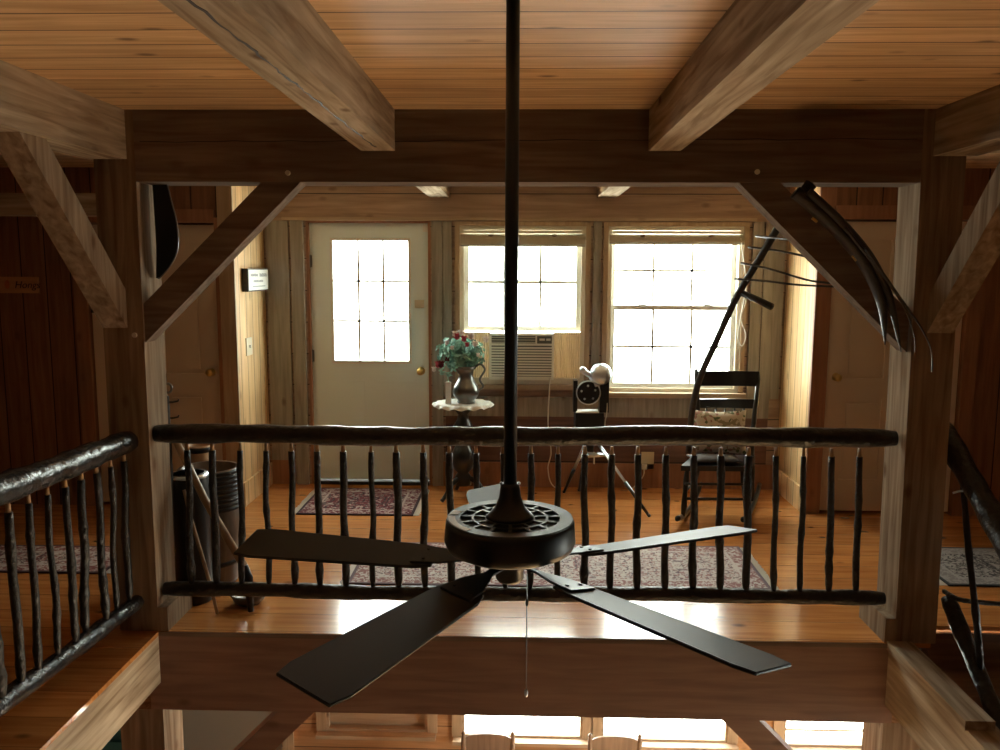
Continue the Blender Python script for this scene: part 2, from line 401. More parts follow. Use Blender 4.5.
# alcove side walls and the walls beside the alcove
bm = bmesh.new(); bx(bm, AL-0.10, AL, YO, YB, 0, CE); struct(obj('wall_left', bm, 'alcove'), 'light pine board side wall of the window alcove, left', 'wall')
bm = bmesh.new(); bx(bm, AR, AR+0.10, YO+0.03, YB, 0, CE); struct(obj('wall_right', bm, 'alcove'), 'light pine board side wall of the window alcove, right', 'wall')
D1 = (-2.965, -2.075, 0.0, 1.965); D2 = (2.06, 2.95, 0.0, 2.0)
wall_with_holes('wall_back', -SX, AL-0.10, 0, CE, YO, YO+0.1, [D1], 'panel')
wall_with_holes('wall_back', AR+0.10, SX, 0, CE, YO, YO+0.1, [D2], 'panel')
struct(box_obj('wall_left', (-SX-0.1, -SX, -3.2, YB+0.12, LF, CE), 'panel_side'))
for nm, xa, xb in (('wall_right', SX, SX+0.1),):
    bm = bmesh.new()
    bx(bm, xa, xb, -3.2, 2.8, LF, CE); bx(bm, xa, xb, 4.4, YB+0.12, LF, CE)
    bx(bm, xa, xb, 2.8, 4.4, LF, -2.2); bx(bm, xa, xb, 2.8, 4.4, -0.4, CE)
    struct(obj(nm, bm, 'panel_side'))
    s_ = 1 if xa > 0 else -1; xi = SX*s_
    bm = bmesh.new(); x_a, x_b = sorted((xi-.02*s_, xi+.1*s_))
    for q in ((2.8, 2.86, -2.2, -.4), (4.34, 4.4, -2.2, -.4), (3.57, 3.63, -2.14, -.46), (2.86, 4.34, -2.2, -2.14), (2.86, 4.34, -.46, -.4)): bx(bm, x_a, x_b, q[0], q[1], q[2], q[3])
    ws = obj('window_7', bm, 'casing_x'); struct(ws)  # unseen window, added to let sun onto the lower floor for ceiling bounce
    bm = bmesh.new(); x_a, x_b = sorted((xi+.04*s_, xi+.044*s_)); bx(bm, x_a, x_b, 2.86, 4.34, -2.14, -.46); obj('pane', bm, 'glass', ws)
struct(box_obj('wall_front', (-SX, SX, -3.3, -3.2, LF, CE), 'panel'))
# end boards (edge trim) of the alcove walls
struct(box_obj('trim_1', (AL-0.10, AL+0.004, YO-0.018, YO, 0, CE), 'casing'))
struct(box_obj('trim_2', (AR-0.004, AR+0.10, YO+0.0, YO+0.028, 0, CE), 'redcasing'))
# baseboards
struct(box_obj('baseboard_left', (AL, AL+0.018, YO, YB-0.02, 0, 0.17), 'alcove', bevel=0.003))
struct(box_obj('baseboard_right', (AR-0.018, AR, YO+0.03, YB-0.02, 0, 0.17), 'alcove', bevel=0.003))
struct(box_obj('baseboard_back', (-0.60, AR-0.02, YB-0.02, YB, 0, 0.19), 'redcasing', bevel=0.003, extra=[(AL, -1.75, YB-0.02, YB, 0, 0.19)]))
# wainscot boards under the windows
struct(box_obj('trim_3', (-0.58, AR-0.09, YB-0.012, YB, 0.19, 0.55), 'wainscot'))
struct(box_obj('trim_4', (-0.58, AR-0.09, YB-0.022, YB, 0.55, 0.70), 'backvert', bevel=0.003))
# long thin head trim above door and windows
struct(box_obj('trim_5', (-1.80, 1.72, YB-0.035, YB, 2.022, 2.045), 'casing_x', bevel=0.003))
# upright boards between the openings
for i, (a, b) in enumerate([(AL+0.02, -1.76), (-1.74, -1.645), (-0.68, -0.60), (-0.595, -0.53), (0.525, 0.585), (1.70, 1.78), (1.79, AR-0.02)]):
    z0 = 0.19 if i in (0,) else (0.0 if i in (1, 2) else 0.70)
    y = YB-0.03 if i in (1, 2) else YB-0.02
    struct(box_obj('trim_%d' % (6+i), (a, b, y, YB, z0, 2.02), 'backvert', bevel=0.003))
# red-brown casing beside the two dim doors
struct(box_obj('trim_13', (-2.075, -2.052, YO-0.02, YO, 0, 2.0), 'redcasing'))
for i, (d, s) in enumerate(((D1, -1), (D2, 1))):
    bm = bmesh.new()
    xo = d[0] if s < 0 else d[1]
    bx(bm, xo-0.09 if s < 0 else xo, xo if s < 0 else xo+0.09, YO-0.02, YO, 0, d[3]+0.09)
    bx(bm, d[0], d[1], YO-0.02, YO, d[3], d[3]+0.09)
    struct(obj('trim_%d' % (14+i), bm, 'redcasing', bevel=0.003))

struct(box_obj('trim_20', (-1.665, 1.70, Y0-.006, Y0, -.022, -.002), 'header'))  # thin strip added to hide the lit floor edge behind a dark line
# ---- dim six-panel doors
def panel_door(name, d, y, mat, knob_side, label, hook=None):
    x0, x1, z0, z1 = d
    g = 0.008
    x0 += g; x1 -= g; z1 -= 0.012; z0 += 0.02
    bm = bmesh.new(); bx(bm, x0, x1, y+0.014, y+0.04, z0, z1)
    w = x1-x0; st = w*0.13; mid = (x0+x1)/2
    zs = [z0, z0+0.22, z0+0.78, z0+0.92, z0+1.50, z0+1.60, z1-0.12, z1]
    bx(bm, x0, x0+st, y, y+0.014, z0, z1); bx(bm, x1-st, x1, y, y+0.014, z0, z1); bx(bm, mid-st/2, mid+st/2, y, y+0.014, z0, z1)
    for a, b in ((zs[0], zs[1]), (zs[2], zs[3]), (zs[4], zs[5]), (zs[6], zs[7])):
        for (c, e) in ((x0+st, mid-st/2), (mid+st/2, x1-st)): bx(bm, c, e, y, y+0.014, a, b)
    for a, b in ((zs[1], zs[2]), (zs[3], zs[4]), (zs[5], zs[6])):
        for (c, e) in ((x0+st, mid-st/2), (mid+st/2, x1-st)):
            bx(bm, c+0.03, e-0.03, y+0.006, y+0.014, a+0.03, b-0.03)
    o = obj(name, bm, mat); struct(o, label, 'door')
    bm = bmesh.new(); kx = x1-0.06 if knob_side > 0 else x0+0.06
    tube(bm, [(kx, y, z0+0.93), (kx, y-0.012, z0+0.93), (kx, y-0.03, z0+0.93), (kx, y-0.045, z0+0.93), (kx, y-0.06, z0+0.93)], [0.028, 0.012, 0.012, 0.027, 0.016], 14)
    obj('door_knob', bm, 'brass', o, smooth=True)
    if hook:
        bm = bmesh.new(); hx, hz = hook; s = 1 if hx > 0 else -1
        bx(bm, hx-0.035, hx+0.035, y-0.022, y, hz-0.012, hz+0.012)
        obj('hinge', bm, 'blackpaint', o, 0.003)
    return o
hl = P(96, 311, Y=YO); hr = P(957, 311, Y=YO)
panel_door('door_1', D1, YO+0.02, 'doorw', 1, 'dim cream six-panel door left of the window alcove, behind the left post', (hl.x, hl.z))
panel_door('door_2', D2, YO+0.02, 'doorw', -1, 'dim cream six-panel door right of the window alcove, behind the right post', (hr.x-0.02, hr.z))

# ---- entrance door with nine-light glass
x0, x1, z0, z1 = DR
dy = YB+0.035
bm = bmesh.new()
gx0, gx1, gz0, gz1 = -1.435, -0.865, 0.965, 1.875
bx(bm, x0+.02, gx0, dy, dy+.045, 0.03, z1-.015); bx(bm, gx1, x1-.02, dy, dy+.045, 0.03, z1-.015)
bx(bm, gx0, gx1, dy, dy+.045, 0.03, gz0); bx(bm, gx0, gx1, dy, dy+.045, gz1, z1-.015)
d3 = obj('door_3', bm, 'doorg'); struct(d3, 'grey-green entrance door with bright nine-light glass', 'door')
bm = bmesh.new()
for a in ((gx0-.02, gx1+.02, gz0-.02, gz0), (gx0-.02, gx1+.02, gz1, gz1+.02), (gx0-.02, gx0, gz0, gz1), (gx1, gx1+.02, gz0, gz1)):
    bx(bm, a[0], a[1], dy-.012, dy+.0, a[2], a[3])
obj('glass_frame', bm, 'white', d3)
bm = bmesh.new()
for k in (1, 2):
    x = gx0+(gx1-gx0)*k/3; bx(bm, x-.0085, x+.0085, dy+.004, dy+.014, gz0, gz1)
    z = gz0+(gz1-gz0)*k/3; bx(bm, gx0, gx1, dy+.004, dy+.014, z-.0085, z+.0085)
obj('muntin', bm, 'white', d3)
obj('pane', (lambda b: (bx(b, gx0, gx1, dy+.02, dy+.024, gz0, gz1), b)[1])(bmesh.new()), 'glass', d3)
# two raised lower panels
bm = bmesh.new()
for c, e in ((x0+.13, (x0+x1)/2-.05), ((x0+x1)/2+.05, x1-.13)): bx(bm, c, e, dy-.006, dy, .2, .80)
obj('raised_panel', bm, 'doorg', d3, 0.004)
bm = bmesh.new(); k = P(421, 371, Y=dy)
tube(bm, [(k.x, dy, k.z), (k.x, dy-.012, k.z), (k.x, dy-.03, k.z), (k.x, dy-.045, k.z), (k.x, dy-.062, k.z)], [0.032, 0.014, 0.013, 0.029, 0.017], 16)
obj('door_knob', bm, 'brass', d3, smooth=True)
k = P(419.5, 304, Y=dy); obj('deadbolt_plate', (lambda b: (bx(b, k.x-.035, k.x+.035, dy-.01, dy, k.z-.03, k.z+.03), b)[1])(bmesh.new()), 'outlet', d3, 0.004)
k = P(425.5, 228, Y=dy); obj('door_sensor', (lambda b: (bx(b, k.x-.018, k.x+.018, dy-.02, dy, k.z-.03, k.z+.03), b)[1])(bmesh.new()), 'paper', d3, 0.003)
for zz in (0.3, 1.0, 1.72):
    bm = bmesh.new(); bx(bm, x0+.012, x0+.035, dy-.008, dy, zz-.045, zz+.045); tube(bm, [(x0+.02, dy-.01, zz-.05), (x0+.02, dy-.01, zz+.05)], .006, 8)
    obj('hinge', bm, 'pewter', d3)
struct(box_obj('trim_16', (DR[0], DR[0]+.02, YB, YB+.12, 0, DR[3]), 'redcasing', extra=[(DR[1]-.02, DR[1], YB, YB+.12, 0, DR[3]), (DR[0]+.02, DR[1]-.02, YB, YB+.12, DR[3]-.015, DR[3])]))
struct(box_obj('trim_17', (DR[0]+.02, DR[1]-.02, YB-.02, YB+.12, 0, .025), 'tine'))   # dark threshold

# ---- windows
def window(name, w, mats, sash_open=None, label=None, cols=3):
    x0, x1, z0, z1 = w; y = YB
    bm = bmesh.new(); t = .03
    for a in ((x0, x0+t, z0, z1), (x1-t, x1, z0, z1), (x0+t, x1-t, z0, z0+t), (x0+t, x1-t, z1-t, z1)):
        bx(bm, a[0], a[1], y-.01, y+.12, a[2], a[3])
    root = obj(name, bm, mats[0]); struct(root, label, 'window')
    # inner stop beads
    bm = bmesh.new()
    for a in ((x0-.035, x0, z0-.03, z1+.03), (x1, x1+.035, z0-.03, z1+.03), (x0, x1, z1, z1+.03)):
        bx(bm, a[0], a[1], y-.03, y, a[2], a[3])
    obj('casing', bm, 'casing', root, 0.004)
    bm = bmesh.new(); bx(bm, x0-.05, x1+.05, y-.07, y+.0, z0-.035, z0-.0); obj('window_sill', bm, 'casing_x', root, 0.006)
    def sash(a, b, yy, rows, nm):
        bm = bmesh.new(); f = .034
        for q in ((x0+t, x0+t+f, a, b), (x1-t-f, x1-t, a, b), (x0+t+f, x1-t-f, a, a+f), (x0+t+f, x1-t-f, b-f, b)):
            bx(bm, q[0], q[1], yy, yy+.035, q[2], q[3])
        s = obj(nm, bm, mats[1], root, 0.003)
        bm = bmesh.new()
        for k in range(1, cols):
            x = x0+t+f+(x1-x0-2*t-2*f)*k/cols; bx(bm, x-.0085, x+.0085, yy+.008, yy+.016, a+f, b-f)
        for k in range(1, rows):
            z = a+f+(b-a-2*f)*k/rows; bx(bm, x0+t+f, x1-t-f, yy+.008, yy+.016, z-.0085, z+.0085)
        obj('muntin', bm, mats[1], s)
        bm = bmesh.new(); bx(bm, x0+t+f, x1-t-f, yy+.02, yy+.024, a+f, b-f); obj('pane', bm, 'glass', s)
        return s
    zm = sash_open if sash_open else (z0+z1)/2
    if sash_open:
        sash(zm, z1-t, y+.07, 2, 'upper_sash')
        s = sash(zm-.005, z1-t-.02, y+.025, 2, 'raised_sash')
    else:
        sash(zm-.0, z1-t, y+.07, 2, 'upper_sash')
        s = sash(z0+t, zm+.034, y+.025, 2, 'lower_sash')
        bm = bmesh.new()
        for fx in (.27, .76):
            x = x0+(x1-x0)*fx; ball(bm, (x, y+.03, zm+.036), .02, (1.8, .8, .6))
        obj('sash_lock', bm, mats[1], s, smooth=True)
    return root
wa = window('window_1', W1, ('tan', 'white'), 1.205, 'bright window with raised sash above the air conditioner')
wb = window('window_2', W2, ('tan', 'white'), None, 'bright double-hung window behind the rocking chair')
# cloth blinds rolled up at the head of each window
def blind(w, root, label, bot):
    x0, x1, z0, z1 = w
    t = thing('window_blind', label, 'blind', ((x0+x1)/2, YB-.03, z1), 'rolled blinds in the window heads')
    bm = bmesh.new(); bx(bm, x0+.03, x1-.03, YB-.045, YB-.012, z1-.055, z1-.035); obj('headrail', bm, 'tan', t, 0.003)
    pts = []
    for i in range(40):
        pass
    bm = bmesh.new()
    prof = [(-.020, z1-.06), (-.045, z1-.075), (-.058, z1-.10), (-.060, bot+.02), (-.050, bot), (-.032, bot+.004), (-.022, bot+.03), (-.018, z1-.08)]
    prism(bm, [(YB+a, b) for a, b in prof], 'X', x0+.006, x1-.006); obj('folded_cloth', bm, 'shade', t, 0.006)
    for fx in (.25, .75):
        bm = bmesh.new(); x = x0+(x1-x0)*fx; ball(bm, (x, YB-.055, z1-.07), .014, (1.8, .8, .8), 1)
        obj('tie', bm, 'chairwood', t, smooth=True)
    return t
blind(W1, wa, 'taupe cloth blind folded up at the head of the window above the air conditioner', 1.832)
tb = blind(W2, wb, 'taupe cloth blind folded up at the head of the right-hand window', 1.85)
bm = bmesh.new()
cz = P(742, 300, Y=YB-.05); 
tube(bm, curve([(1.600, YB-.055, 1.90), (1.66, YB-.06, 1.5), P(741, 318, Y=YB-.06), P(746, 335, Y=YB-.06), P(742, 346, Y=YB-.06), P(738, 338, Y=YB-.06), P(740, 322, Y=YB-.06), (1.665, YB-.06, 1.62)], 6), .004, 6)
obj('pull_cord', bm, 'cord', tb, smooth=True)

# lower-storey windows and door
for i, w in enumerate(LW):
    x0, x1, z0, z1 = w; t = .02
    bm = bmesh.new()
    for a in ((x0, x0+t, z0, z1), (x1-t, x1, z0, z1), (x0+t, x1-t, z0, z0+t), (x0+t, x1-t, z1-t, z1)): bx(bm, a[0], a[1], YB-.01, YB+.12, a[2], a[3])
    r = obj('window_%d' % (3+i), bm, 'casing_x'); struct(r, ['dark shuttered window on the storey below, leftmost', 'bright window on the storey below, under the flower stand', 'bright window on the storey below, under the rocking chair', 'bright slatted window on the storey below, rightmost'][i], 'window')
    if i == 0:
        bm = bmesh.new()
        for k in range(6): bx(bm, x0+t, x1-t, YB+.03, YB+.05, z0+t+.03+k*.18, z0+t+.2+k*.18)
        bx(bm, x0+t, x1-t, YB+.05, YB+.055, z0+t, z1-t)
        obj('shutter', bm, 'casing_x', r)
    else:
        bm = bmesh.new()
        for k in range(1, 8 if i == 3 else 4):
            z = z0+t+k*(.085 if i == 3 else .3); bx(bm, x0+t, x1-t, YB+.05, YB+.065, z-.008, z+.008)
        if i != 3:
            for k in (1, 2):
                x = x0+t+(x1-x0-2*t)*k/3; bx(bm, x-.006, x+.006, YB+.05, YB+.06, z0+t+.3, z1-t)
        obj('muntin', bm, 'casing_x', r)
        bm = bmesh.new(); bx(bm, x0+t, x1-t, YB+.07, YB+.074, z0+t, z1-t); obj('pane', bm, 'glass', r)
    bm = bmesh.new(); bx(bm, x0-.07, x1+.07, YB-.09, YB-.0, z0-.03, z0); obj('window_sill', bm, 'casing_x', r, 0.005)
    bm = bmesh.new()
    for a in ((x0-.08, x0, z0, z1+.08), (x1, x1+.08, z0, z1+.08), (x0, x1, z1, z1+.08)): bx(bm, a[0], a[1], YB-.02, YB, a[2], a[3])
    obj('casing', bm, 'casing', r, 0.004)
d4 = struct(box_obj('door_4', (LD[0]+.01, LD[1]-.01, YB+.03, YB+.07, LF+.02, LD[3]-.012), 'doord'), 'plain dim door on the storey below, seen under the floor beam', 'door')
bm = bmesh.new(); tube(bm, [(LD[1]-.08, YB+.03, LF+.95), (LD[1]-.08, YB+.0, LF+.95), (LD[1]-.08, YB-.03, LF+.95)], [.012, .012, .026], 12); obj('door_knob', bm, 'brass', d4, smooth=True)
struct(box_obj('trim_18', (-1.915, -1.83, YB-.02, YB, LF, -.5), 'casing'))

# ================================================================== TIMBER FRAME
def timber(name, dims, mat, label, cat, bevel=0.008):
    return tag(box_obj(name, dims, mat, None, bevel), label, cat)
def pegs(o, pts, y):
    for (px, py) in pts:
        p = P(px, py, Y=y); bm = bmesh.new(); tube(bm, [(p.x, y+.005, p.z), (p.x, y-.009, p.z)], .011, 10); obj('peg', bm, 'outlet', o, smooth=False)

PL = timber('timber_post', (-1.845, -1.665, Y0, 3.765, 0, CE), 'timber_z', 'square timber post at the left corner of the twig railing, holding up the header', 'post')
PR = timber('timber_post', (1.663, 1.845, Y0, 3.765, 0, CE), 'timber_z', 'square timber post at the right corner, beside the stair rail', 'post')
pegs(PL, [(135, 335)], Y0)
for v in PR.data.vertices: v.co.x += .026*(1-v.co.z/CE)
for o, x in ((PL, -1.665), (PR, 1.688)):
    s = 1 if o is PL else -1
    bm = bmesh.new(); a, b = sorted((x, x+s*.045)); bx(bm, a, b, Y0+.0, 3.84, 0, .115); obj('base_block', bm, 'timber_z', o, 0.004)
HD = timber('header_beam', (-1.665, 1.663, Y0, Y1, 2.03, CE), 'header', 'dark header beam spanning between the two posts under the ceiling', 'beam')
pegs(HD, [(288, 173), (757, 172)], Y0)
bm = bmesh.new()
a = -1.64
pts = [(-1.64 + 3.28*i/40, 2.195 + random.uniform(-.003, .003) + .012*i/40) for i in range(41)]
up = [(x, z+.0025+.002*random.random()) for x, z in pts]; prism(bm, pts + up[::-1], 'Y', Y0-.0015, Y0+.01)
obj('seasoning_crack', bm, 'inkd', HD)
FB = timber('floor_beam', (-1.72, 1.70, Y0, Y1, -.385, -.02), 'hewnred', 'long reddish floor beam across the front edge of the loft', 'beam')

timber('ceiling_joist', (-.69, -.545, -3.2, Y0, 2.16, CE), 'timber_y', 'left ceiling joist with a long crack underneath, running toward the viewer', 'joist')
jl = bpy.data.objects['ceiling_joist']
timber('ceiling_joist', (.525, .66, -3.2, Y0, 2.16, CE), 'timber_y', 'right ceiling joist in front of the header, pale and uncracked', 'joist')
timber('ceiling_joist', (-.69, -.545, Y1, YB, 2.19, CE), 'timber_y', 'short ceiling joist end seen behind the header, above the entrance door', 'joist')
timber('ceiling_joist', (.545, .685, Y1, YB, 2.19, CE), 'timber_y', 'short ceiling joist end seen behind the header, between the two windows', 'joist')
bm = bmesh.new(); n = 60; pts = []; 
for i in range(n): y = 1.5+1.95*i/(n-1); pts.append((-.632+.02*i/n+random.uniform(-.004, .004), y))
w = [(x+.001+.006*abs(math.sin(i*.35)), y) for i, (x, y) in enumerate(pts)]
prism(bm, pts + w[::-1], 'Z', 2.158, 2.163); obj('seasoning_crack', bm, 'inkd', jl)
# side beams (upper)
timber('side_beam', (-1.88, -1.70, -3.2, Y0, 2.125, CE), 'timber_y', 'upper left side beam running from the left post toward the viewer', 'beam')
timber('side_beam', (1.71, 1.89, -3.2, Y0, 2.14, CE), 'timber_y', 'upper right side beam running from the right post toward the viewer', 'beam')
# braces in the plane of the header
def brace_xz(pts, y0, y1, label, mat='timber_z'):
    bm = bmesh.new(); prism(bm, pts, 'Y', y0, y1); return tag(obj('diagonal_brace', bm, mat, None, 0.005), label, 'brace')
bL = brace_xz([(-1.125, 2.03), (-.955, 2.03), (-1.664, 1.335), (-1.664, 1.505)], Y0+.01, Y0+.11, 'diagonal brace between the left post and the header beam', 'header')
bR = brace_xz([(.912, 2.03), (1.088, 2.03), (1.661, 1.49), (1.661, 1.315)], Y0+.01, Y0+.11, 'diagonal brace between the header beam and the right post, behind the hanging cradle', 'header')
def brace_yz(pts, x0, x1, label):
    bm = bmesh.new(); prism(bm, pts, 'X', x0, x1); return tag(obj('diagonal_brace', bm, 'timber_z', None, 0.005), label, 'brace')
brace_yz([(Y0-.002, 1.40), (Y0-.002, 1.57), (3.02, 2.125), (2.86, 2.125)], -1.845, -1.735, 'short brace rising from the left post to the upper left side beam')
brace_yz([(Y0-.002, 1.40), (Y0-.002, 1.57), (3.04, 2.14), (2.88, 2.14)], 1.735, 1.845, 'short brace rising from the right post to the upper right side beam')
# beams carrying the galleries
timber('gallery_beam', (-1.80, -1.668, -3.2, Y0, -.25, -.02), 'timber_y', 'pale beam under the edge of the left gallery floor', 'beam')
cb = timber('gallery_beam', (1.665, 1.79, -3.2, Y0, -.30, -.03), 'timber_y', 'pale knotty beam beside the stair opening at lower right', 'beam')
tag(box_obj('cap_board', (1.655, 1.765, 2.90, Y0, -.03, .008), 'timber_y', None, 0.003), 'short cap board with a dark cut end on the right gallery beam', 'board')
# posts and braces of the storey below
timber('timber_post', (-1.87, -1.665, Y0, 3.765, LF, -.385), 'timber_z', 'timber post of the storey below, under the left corner of the floor beam', 'post')
timber('timber_post', (1.663, 1.86, Y0, 3.765, LF, -.385), 'timber_z', 'timber post of the storey below, under the right corner of the floor beam', 'post')
brace_xz([(-1.665, -1.10), (-1.665, -.93), (-1.12, -.385), (-.95, -.385)], Y0+.01, Y0+.11, 'diagonal brace of the storey below, left, under the floor beam', 'hewnred')
brace_xz([(1.663, -1.13), (1.663, -.96), (1.10, -.385), (.93, -.385)], Y0+.01, Y0+.11, 'diagonal brace of the storey below, right, under the floor beam', 'hewnred')
# header over the left hallway, seen past the left brace
h0 = P(0, 193, Y=5.0); h1 = P(0, 215, Y=5.0)
timber('hallway_beam', (-SX, -2.35, 5.0, 5.14, h1.z, h0.z), 'timber_x', 'level beam over the left hallway, behind the left brace', 'beam')

# ================================================================== TWIG RAILINGS
def log_pts(a, b, n, amp):
    a = Vector(a); b = Vector(b); out = []
    for i in range(n+1):
        t = i/n; p = a.lerp(b, t)
        p.z += amp*math.sin(t*9.1+1.3)+amp*.5*math.sin(t*23+a.x); p.y += amp*.6*math.sin(t*7+2)
        out.append(p)
    return out
def log(bm, a, b, r, amp=.004, jit=.05, n=60, taper=0.0):
    pts = log_pts(a, b, n, amp)
    rad = [r*(1+.05*math.sin(i*.5)+.04*math.sin(i*1.31+2)+taper*(i/n-.5)+random.uniform(-.02, .02)) for i in range(n+1)]
    rad[0] *= .85; rad[-1] *= .85
    tube(bm, pts, rad, 14, jit*.5)
def baluster(top, bot, parent, r=.0155):
    top = Vector(top); bot = Vector(bot); n = 16; pts = []; rad = []
    ph = random.uniform(0, 6); am = random.uniform(.002, .006); kn = [random.randint(2, n-2) for _ in range(2)]
    r = r*random.uniform(.85, 1.15)
    hi = top.lerp(bot, .055)
    for i in range(n+1):
        t = i/n; p = bot.lerp(hi, t); e = math.sin(PI*t)
        p.x += am*math.sin(t*7+ph)*e; p.y += am*math.cos(t*6+ph)*e
        pts.append(p); rad.append(r*(1.1-.15*t)*(1.22 if i in kn else 1)*(.62 if i == 0 else 1)*random.uniform(.97, 1.03))
    bm = bmesh.new(); tube(bm, pts, rad, 8, .05); o = obj('baluster', bm, 'twig', parent, smooth=True)
    bm = bmesh.new(); tube(bm, [hi-(hi-top)*-.0, top], [r*.62, r*.5], 8); obj('tenon', bm, 'tenon', o, smooth=True)
RY = 3.62
TX = [187, 212, 240, 266, 291, 317, 343, 371, 396, 423, 449, 476, 503, 531, 558, 585, 612, 638, 666, 694, 721, 749, 776, 804, 832, 860]
BX = [192, 217, 242, 269, 295, 320, 346, 373, 399, 425, 452, 478, 505, 530, 557, 584, 610, 637, 665, 693, 720, 746, 774, 800, 829, 856]
R1 = thing('twig_railing', 'dark log and twig railing across the front of the loft, between the two posts', 'railing', (0, 3.62, 0))
a = P(152, 434, Y=RY); b = P(899, 438, Y=RY)
bm = bmesh.new(); log(bm, (-1.662, RY, a.z), (1.660, RY, b.z), .043, .004); obj('top_rail', bm, 'bark', R1, smooth=True)
ab = P(160, 589, Y=RY); bb = P(890, 598, Y=RY)
bm = bmesh.new(); log(bm, (-1.655, RY, ab.z), (1.655, RY, bb.z), .034, .004, .06, 70); obj('bottom_rail', bm, 'bark', R1, smooth=True)
for tx, bxx in zip(TX, BX):
    t = P(tx, 445, Y=RY); q = P(bxx, 586, Y=RY)
    baluster((t.x, RY, a.z-.036), (q.x, RY, ab.z+(bb.z-ab.z)*(bxx-160)/730+.022), R1)
# left gallery railing
RX = -1.755
R2 = thing('twig_railing', 'dark log and twig railing along the left gallery, running toward the viewer', 'railing', (RX, 2.5, 0))
a2 = P(130, 440, X=RX); b2 = P(0, 492, X=RX); s2 = (b2.z-a2.z)/(b2.y-a2.y)
zt = lambda y: a2.z+(y-a2.y)*s2
c2 = P(130, 607, X=RX); d2_ = P(0, 706, X=RX); s3 = (d2_.z-c2.z)/(d2_.y-c2.y)
zb = lambda y: c2.z+(y-c2.y)*s3
bm = bmesh.new(); log(bm, (RX, 0.3, zt(0.3)), (RX, Y0-.01, zt(Y0)), .052, .006, .07, 90); obj('top_rail', bm, 'peeled', R2, smooth=True)
bm = bmesh.new(); log(bm, (RX, 0.3, zb(0.3)), (RX, Y0-.01, zb(Y0)), .036, .004, .09, 90); obj('bottom_rail', bm, 'peeled', R2, smooth=True)
y = 3.50
k = 0
while y > 0.5:
    baluster((RX, y, zt(y)-.045), (RX+random.uniform(-.012, .012), y-.012+random.uniform(-.015, .015), zb(y)+.028), R2, .0145)
    y -= .117; k += 1
# stair railing on the right, sloping down toward the viewer
SXR = 1.925
R3 = thing('stair_railing', 'sloping dark log stair railing descending beside the right post', 'railing', (SXR, 3.6, 0))
u0 = P(941, 429, X=SXR); u1 = P(1000, 530, X=SXR); v0 = P(948, 600, X=SXR); v1 = P(1000, 725, X=SXR)
def ext(a, b, k): return Vector(a)+(Vector(b)-Vector(a))*k
bm = bmesh.new(); log(bm, u0, ext(u0, u1, 3.2), .05, .006, .06, 50); obj('top_rail', bm, 'bark', R3, smooth=True)
bm = bmesh.new(); log(bm, v0, ext(v0, v1, 3.2), .034, .005, .06, 50); obj('bottom_rail', bm, 'bark', R3, smooth=True)
for k in (.40, 1.15, 1.9, 2.65):
    baluster(ext(u0, u1, k)-Vector((0, 0, .045)), ext(v0, v1, k+.25)+Vector((0, 0, .03)), R3, .015)
bm = bmesh.new(); tube(bm, curve([P(944, 591, X=SXR-.02), P(958, 599, Y=3.5), P(978, 602, Y=3.5), P(1001, 604, Y=3.5), P(1040, 607, Y=3.5)], 6), .011, 8, .08); obj('side_branch', bm, 'twig', R3, smooth=True)
bm = bmesh.new(); tube(bm, [P(953, 493, Y=3.45), P(960, 491, Y=3.45), P(969, 491, Y=3.45)], .005, 8); obj('pale_peg', bm, 'steel', R3, smooth=True)

# stair flight going down toward the viewer
st = thing('staircase', 'dark wooden stair flight descending behind the right gallery beam', 'staircase', (2.25, 3.0, LF))
n = 13; rise = 2.6/13; run = .26
for i in range(1, n):
    bm = bmesh.new(); y1 = 3.75-(i-1)*run; z = -i*rise
    bx(bm, 1.83, 2.72, y1-run-.02, y1, z-.03, z); obj('tread', bm, 'stair', st, 0.004)
    bm = bmesh.new(); bx(bm, 1.83, 2.72, y1-.016, y1-.0, z, z+rise-.03); obj('riser', bm, 'stair', st)
bm = bmesh.new()
for xx in (1.80, 2.72):
    prism(bm, [(Y0-.01, -.02), (Y0-.01, -.40), (Y0-(n-1)*run, LF), (Y0-(n-1)*run-.1, LF), (Y0-(n-1)*run-.1, LF+.2)], 'X', xx, xx+.028)
obj('stringer', bm, 'stair', st)

# ================================================================== CEILING FAN
fx, fy = P(510, 520, Y=1.9).x, 1.9
fz = P(510, 517, Y=1.9).z
FN = thing('ceiling_fan', 'black five-blade ceiling fan hanging on a long rod in the foreground', 'ceiling fan', (fx, fy, fz))
bm = bmesh.new(); tube(bm, [(fx, fy, fz+.03), (fx, fy, CE-.04)], .0155, 20); obj('downrod', bm, 'fanblack', FN, smooth=True)
bm = bmesh.new(); lathe(bm, [(0, CE), (.07, CE), (.068, CE-.02), (.03, CE-.05), (0, CE-.05)], fx, fy); obj('canopy', bm, 'fanblack', FN, smooth=True)
bm = bmesh.new(); lathe(bm, [(0, fz+.083), (.021, fz+.083), (.023, fz+.075), (.026, fz+.05), (.036, fz+.025), (.052, fz+.008), (.058, fz+.001), (0, fz+.001)], fx, fy); nk = obj('neck', bm, 'fanblack', FN, smooth=True)
bm = bmesh.new()
for s in (-1, 1): ball(bm, (fx+s*.021, fy-.008, fz+.085), .0045, sub=1)
obj('screw', bm, 'steel', nk, smooth=True)
Rm = .154
bm = bmesh.new(); lathe(bm, [(Rm-.006, fz-.004), (Rm-.001, fz-.008), (Rm, fz-.014), (Rm+.003, fz-.055), (Rm-.004, fz-.072), (Rm-.03, fz-.085), (.05, fz-.092), (0, fz-.092)], fx, fy, 64)
lathe(bm, [(Rm-.006, fz-.016), (0, fz-.016)], fx, fy, 64)
obj('motor_housing', bm, 'fanblack', FN, smooth=True)
bm = bmesh.new()
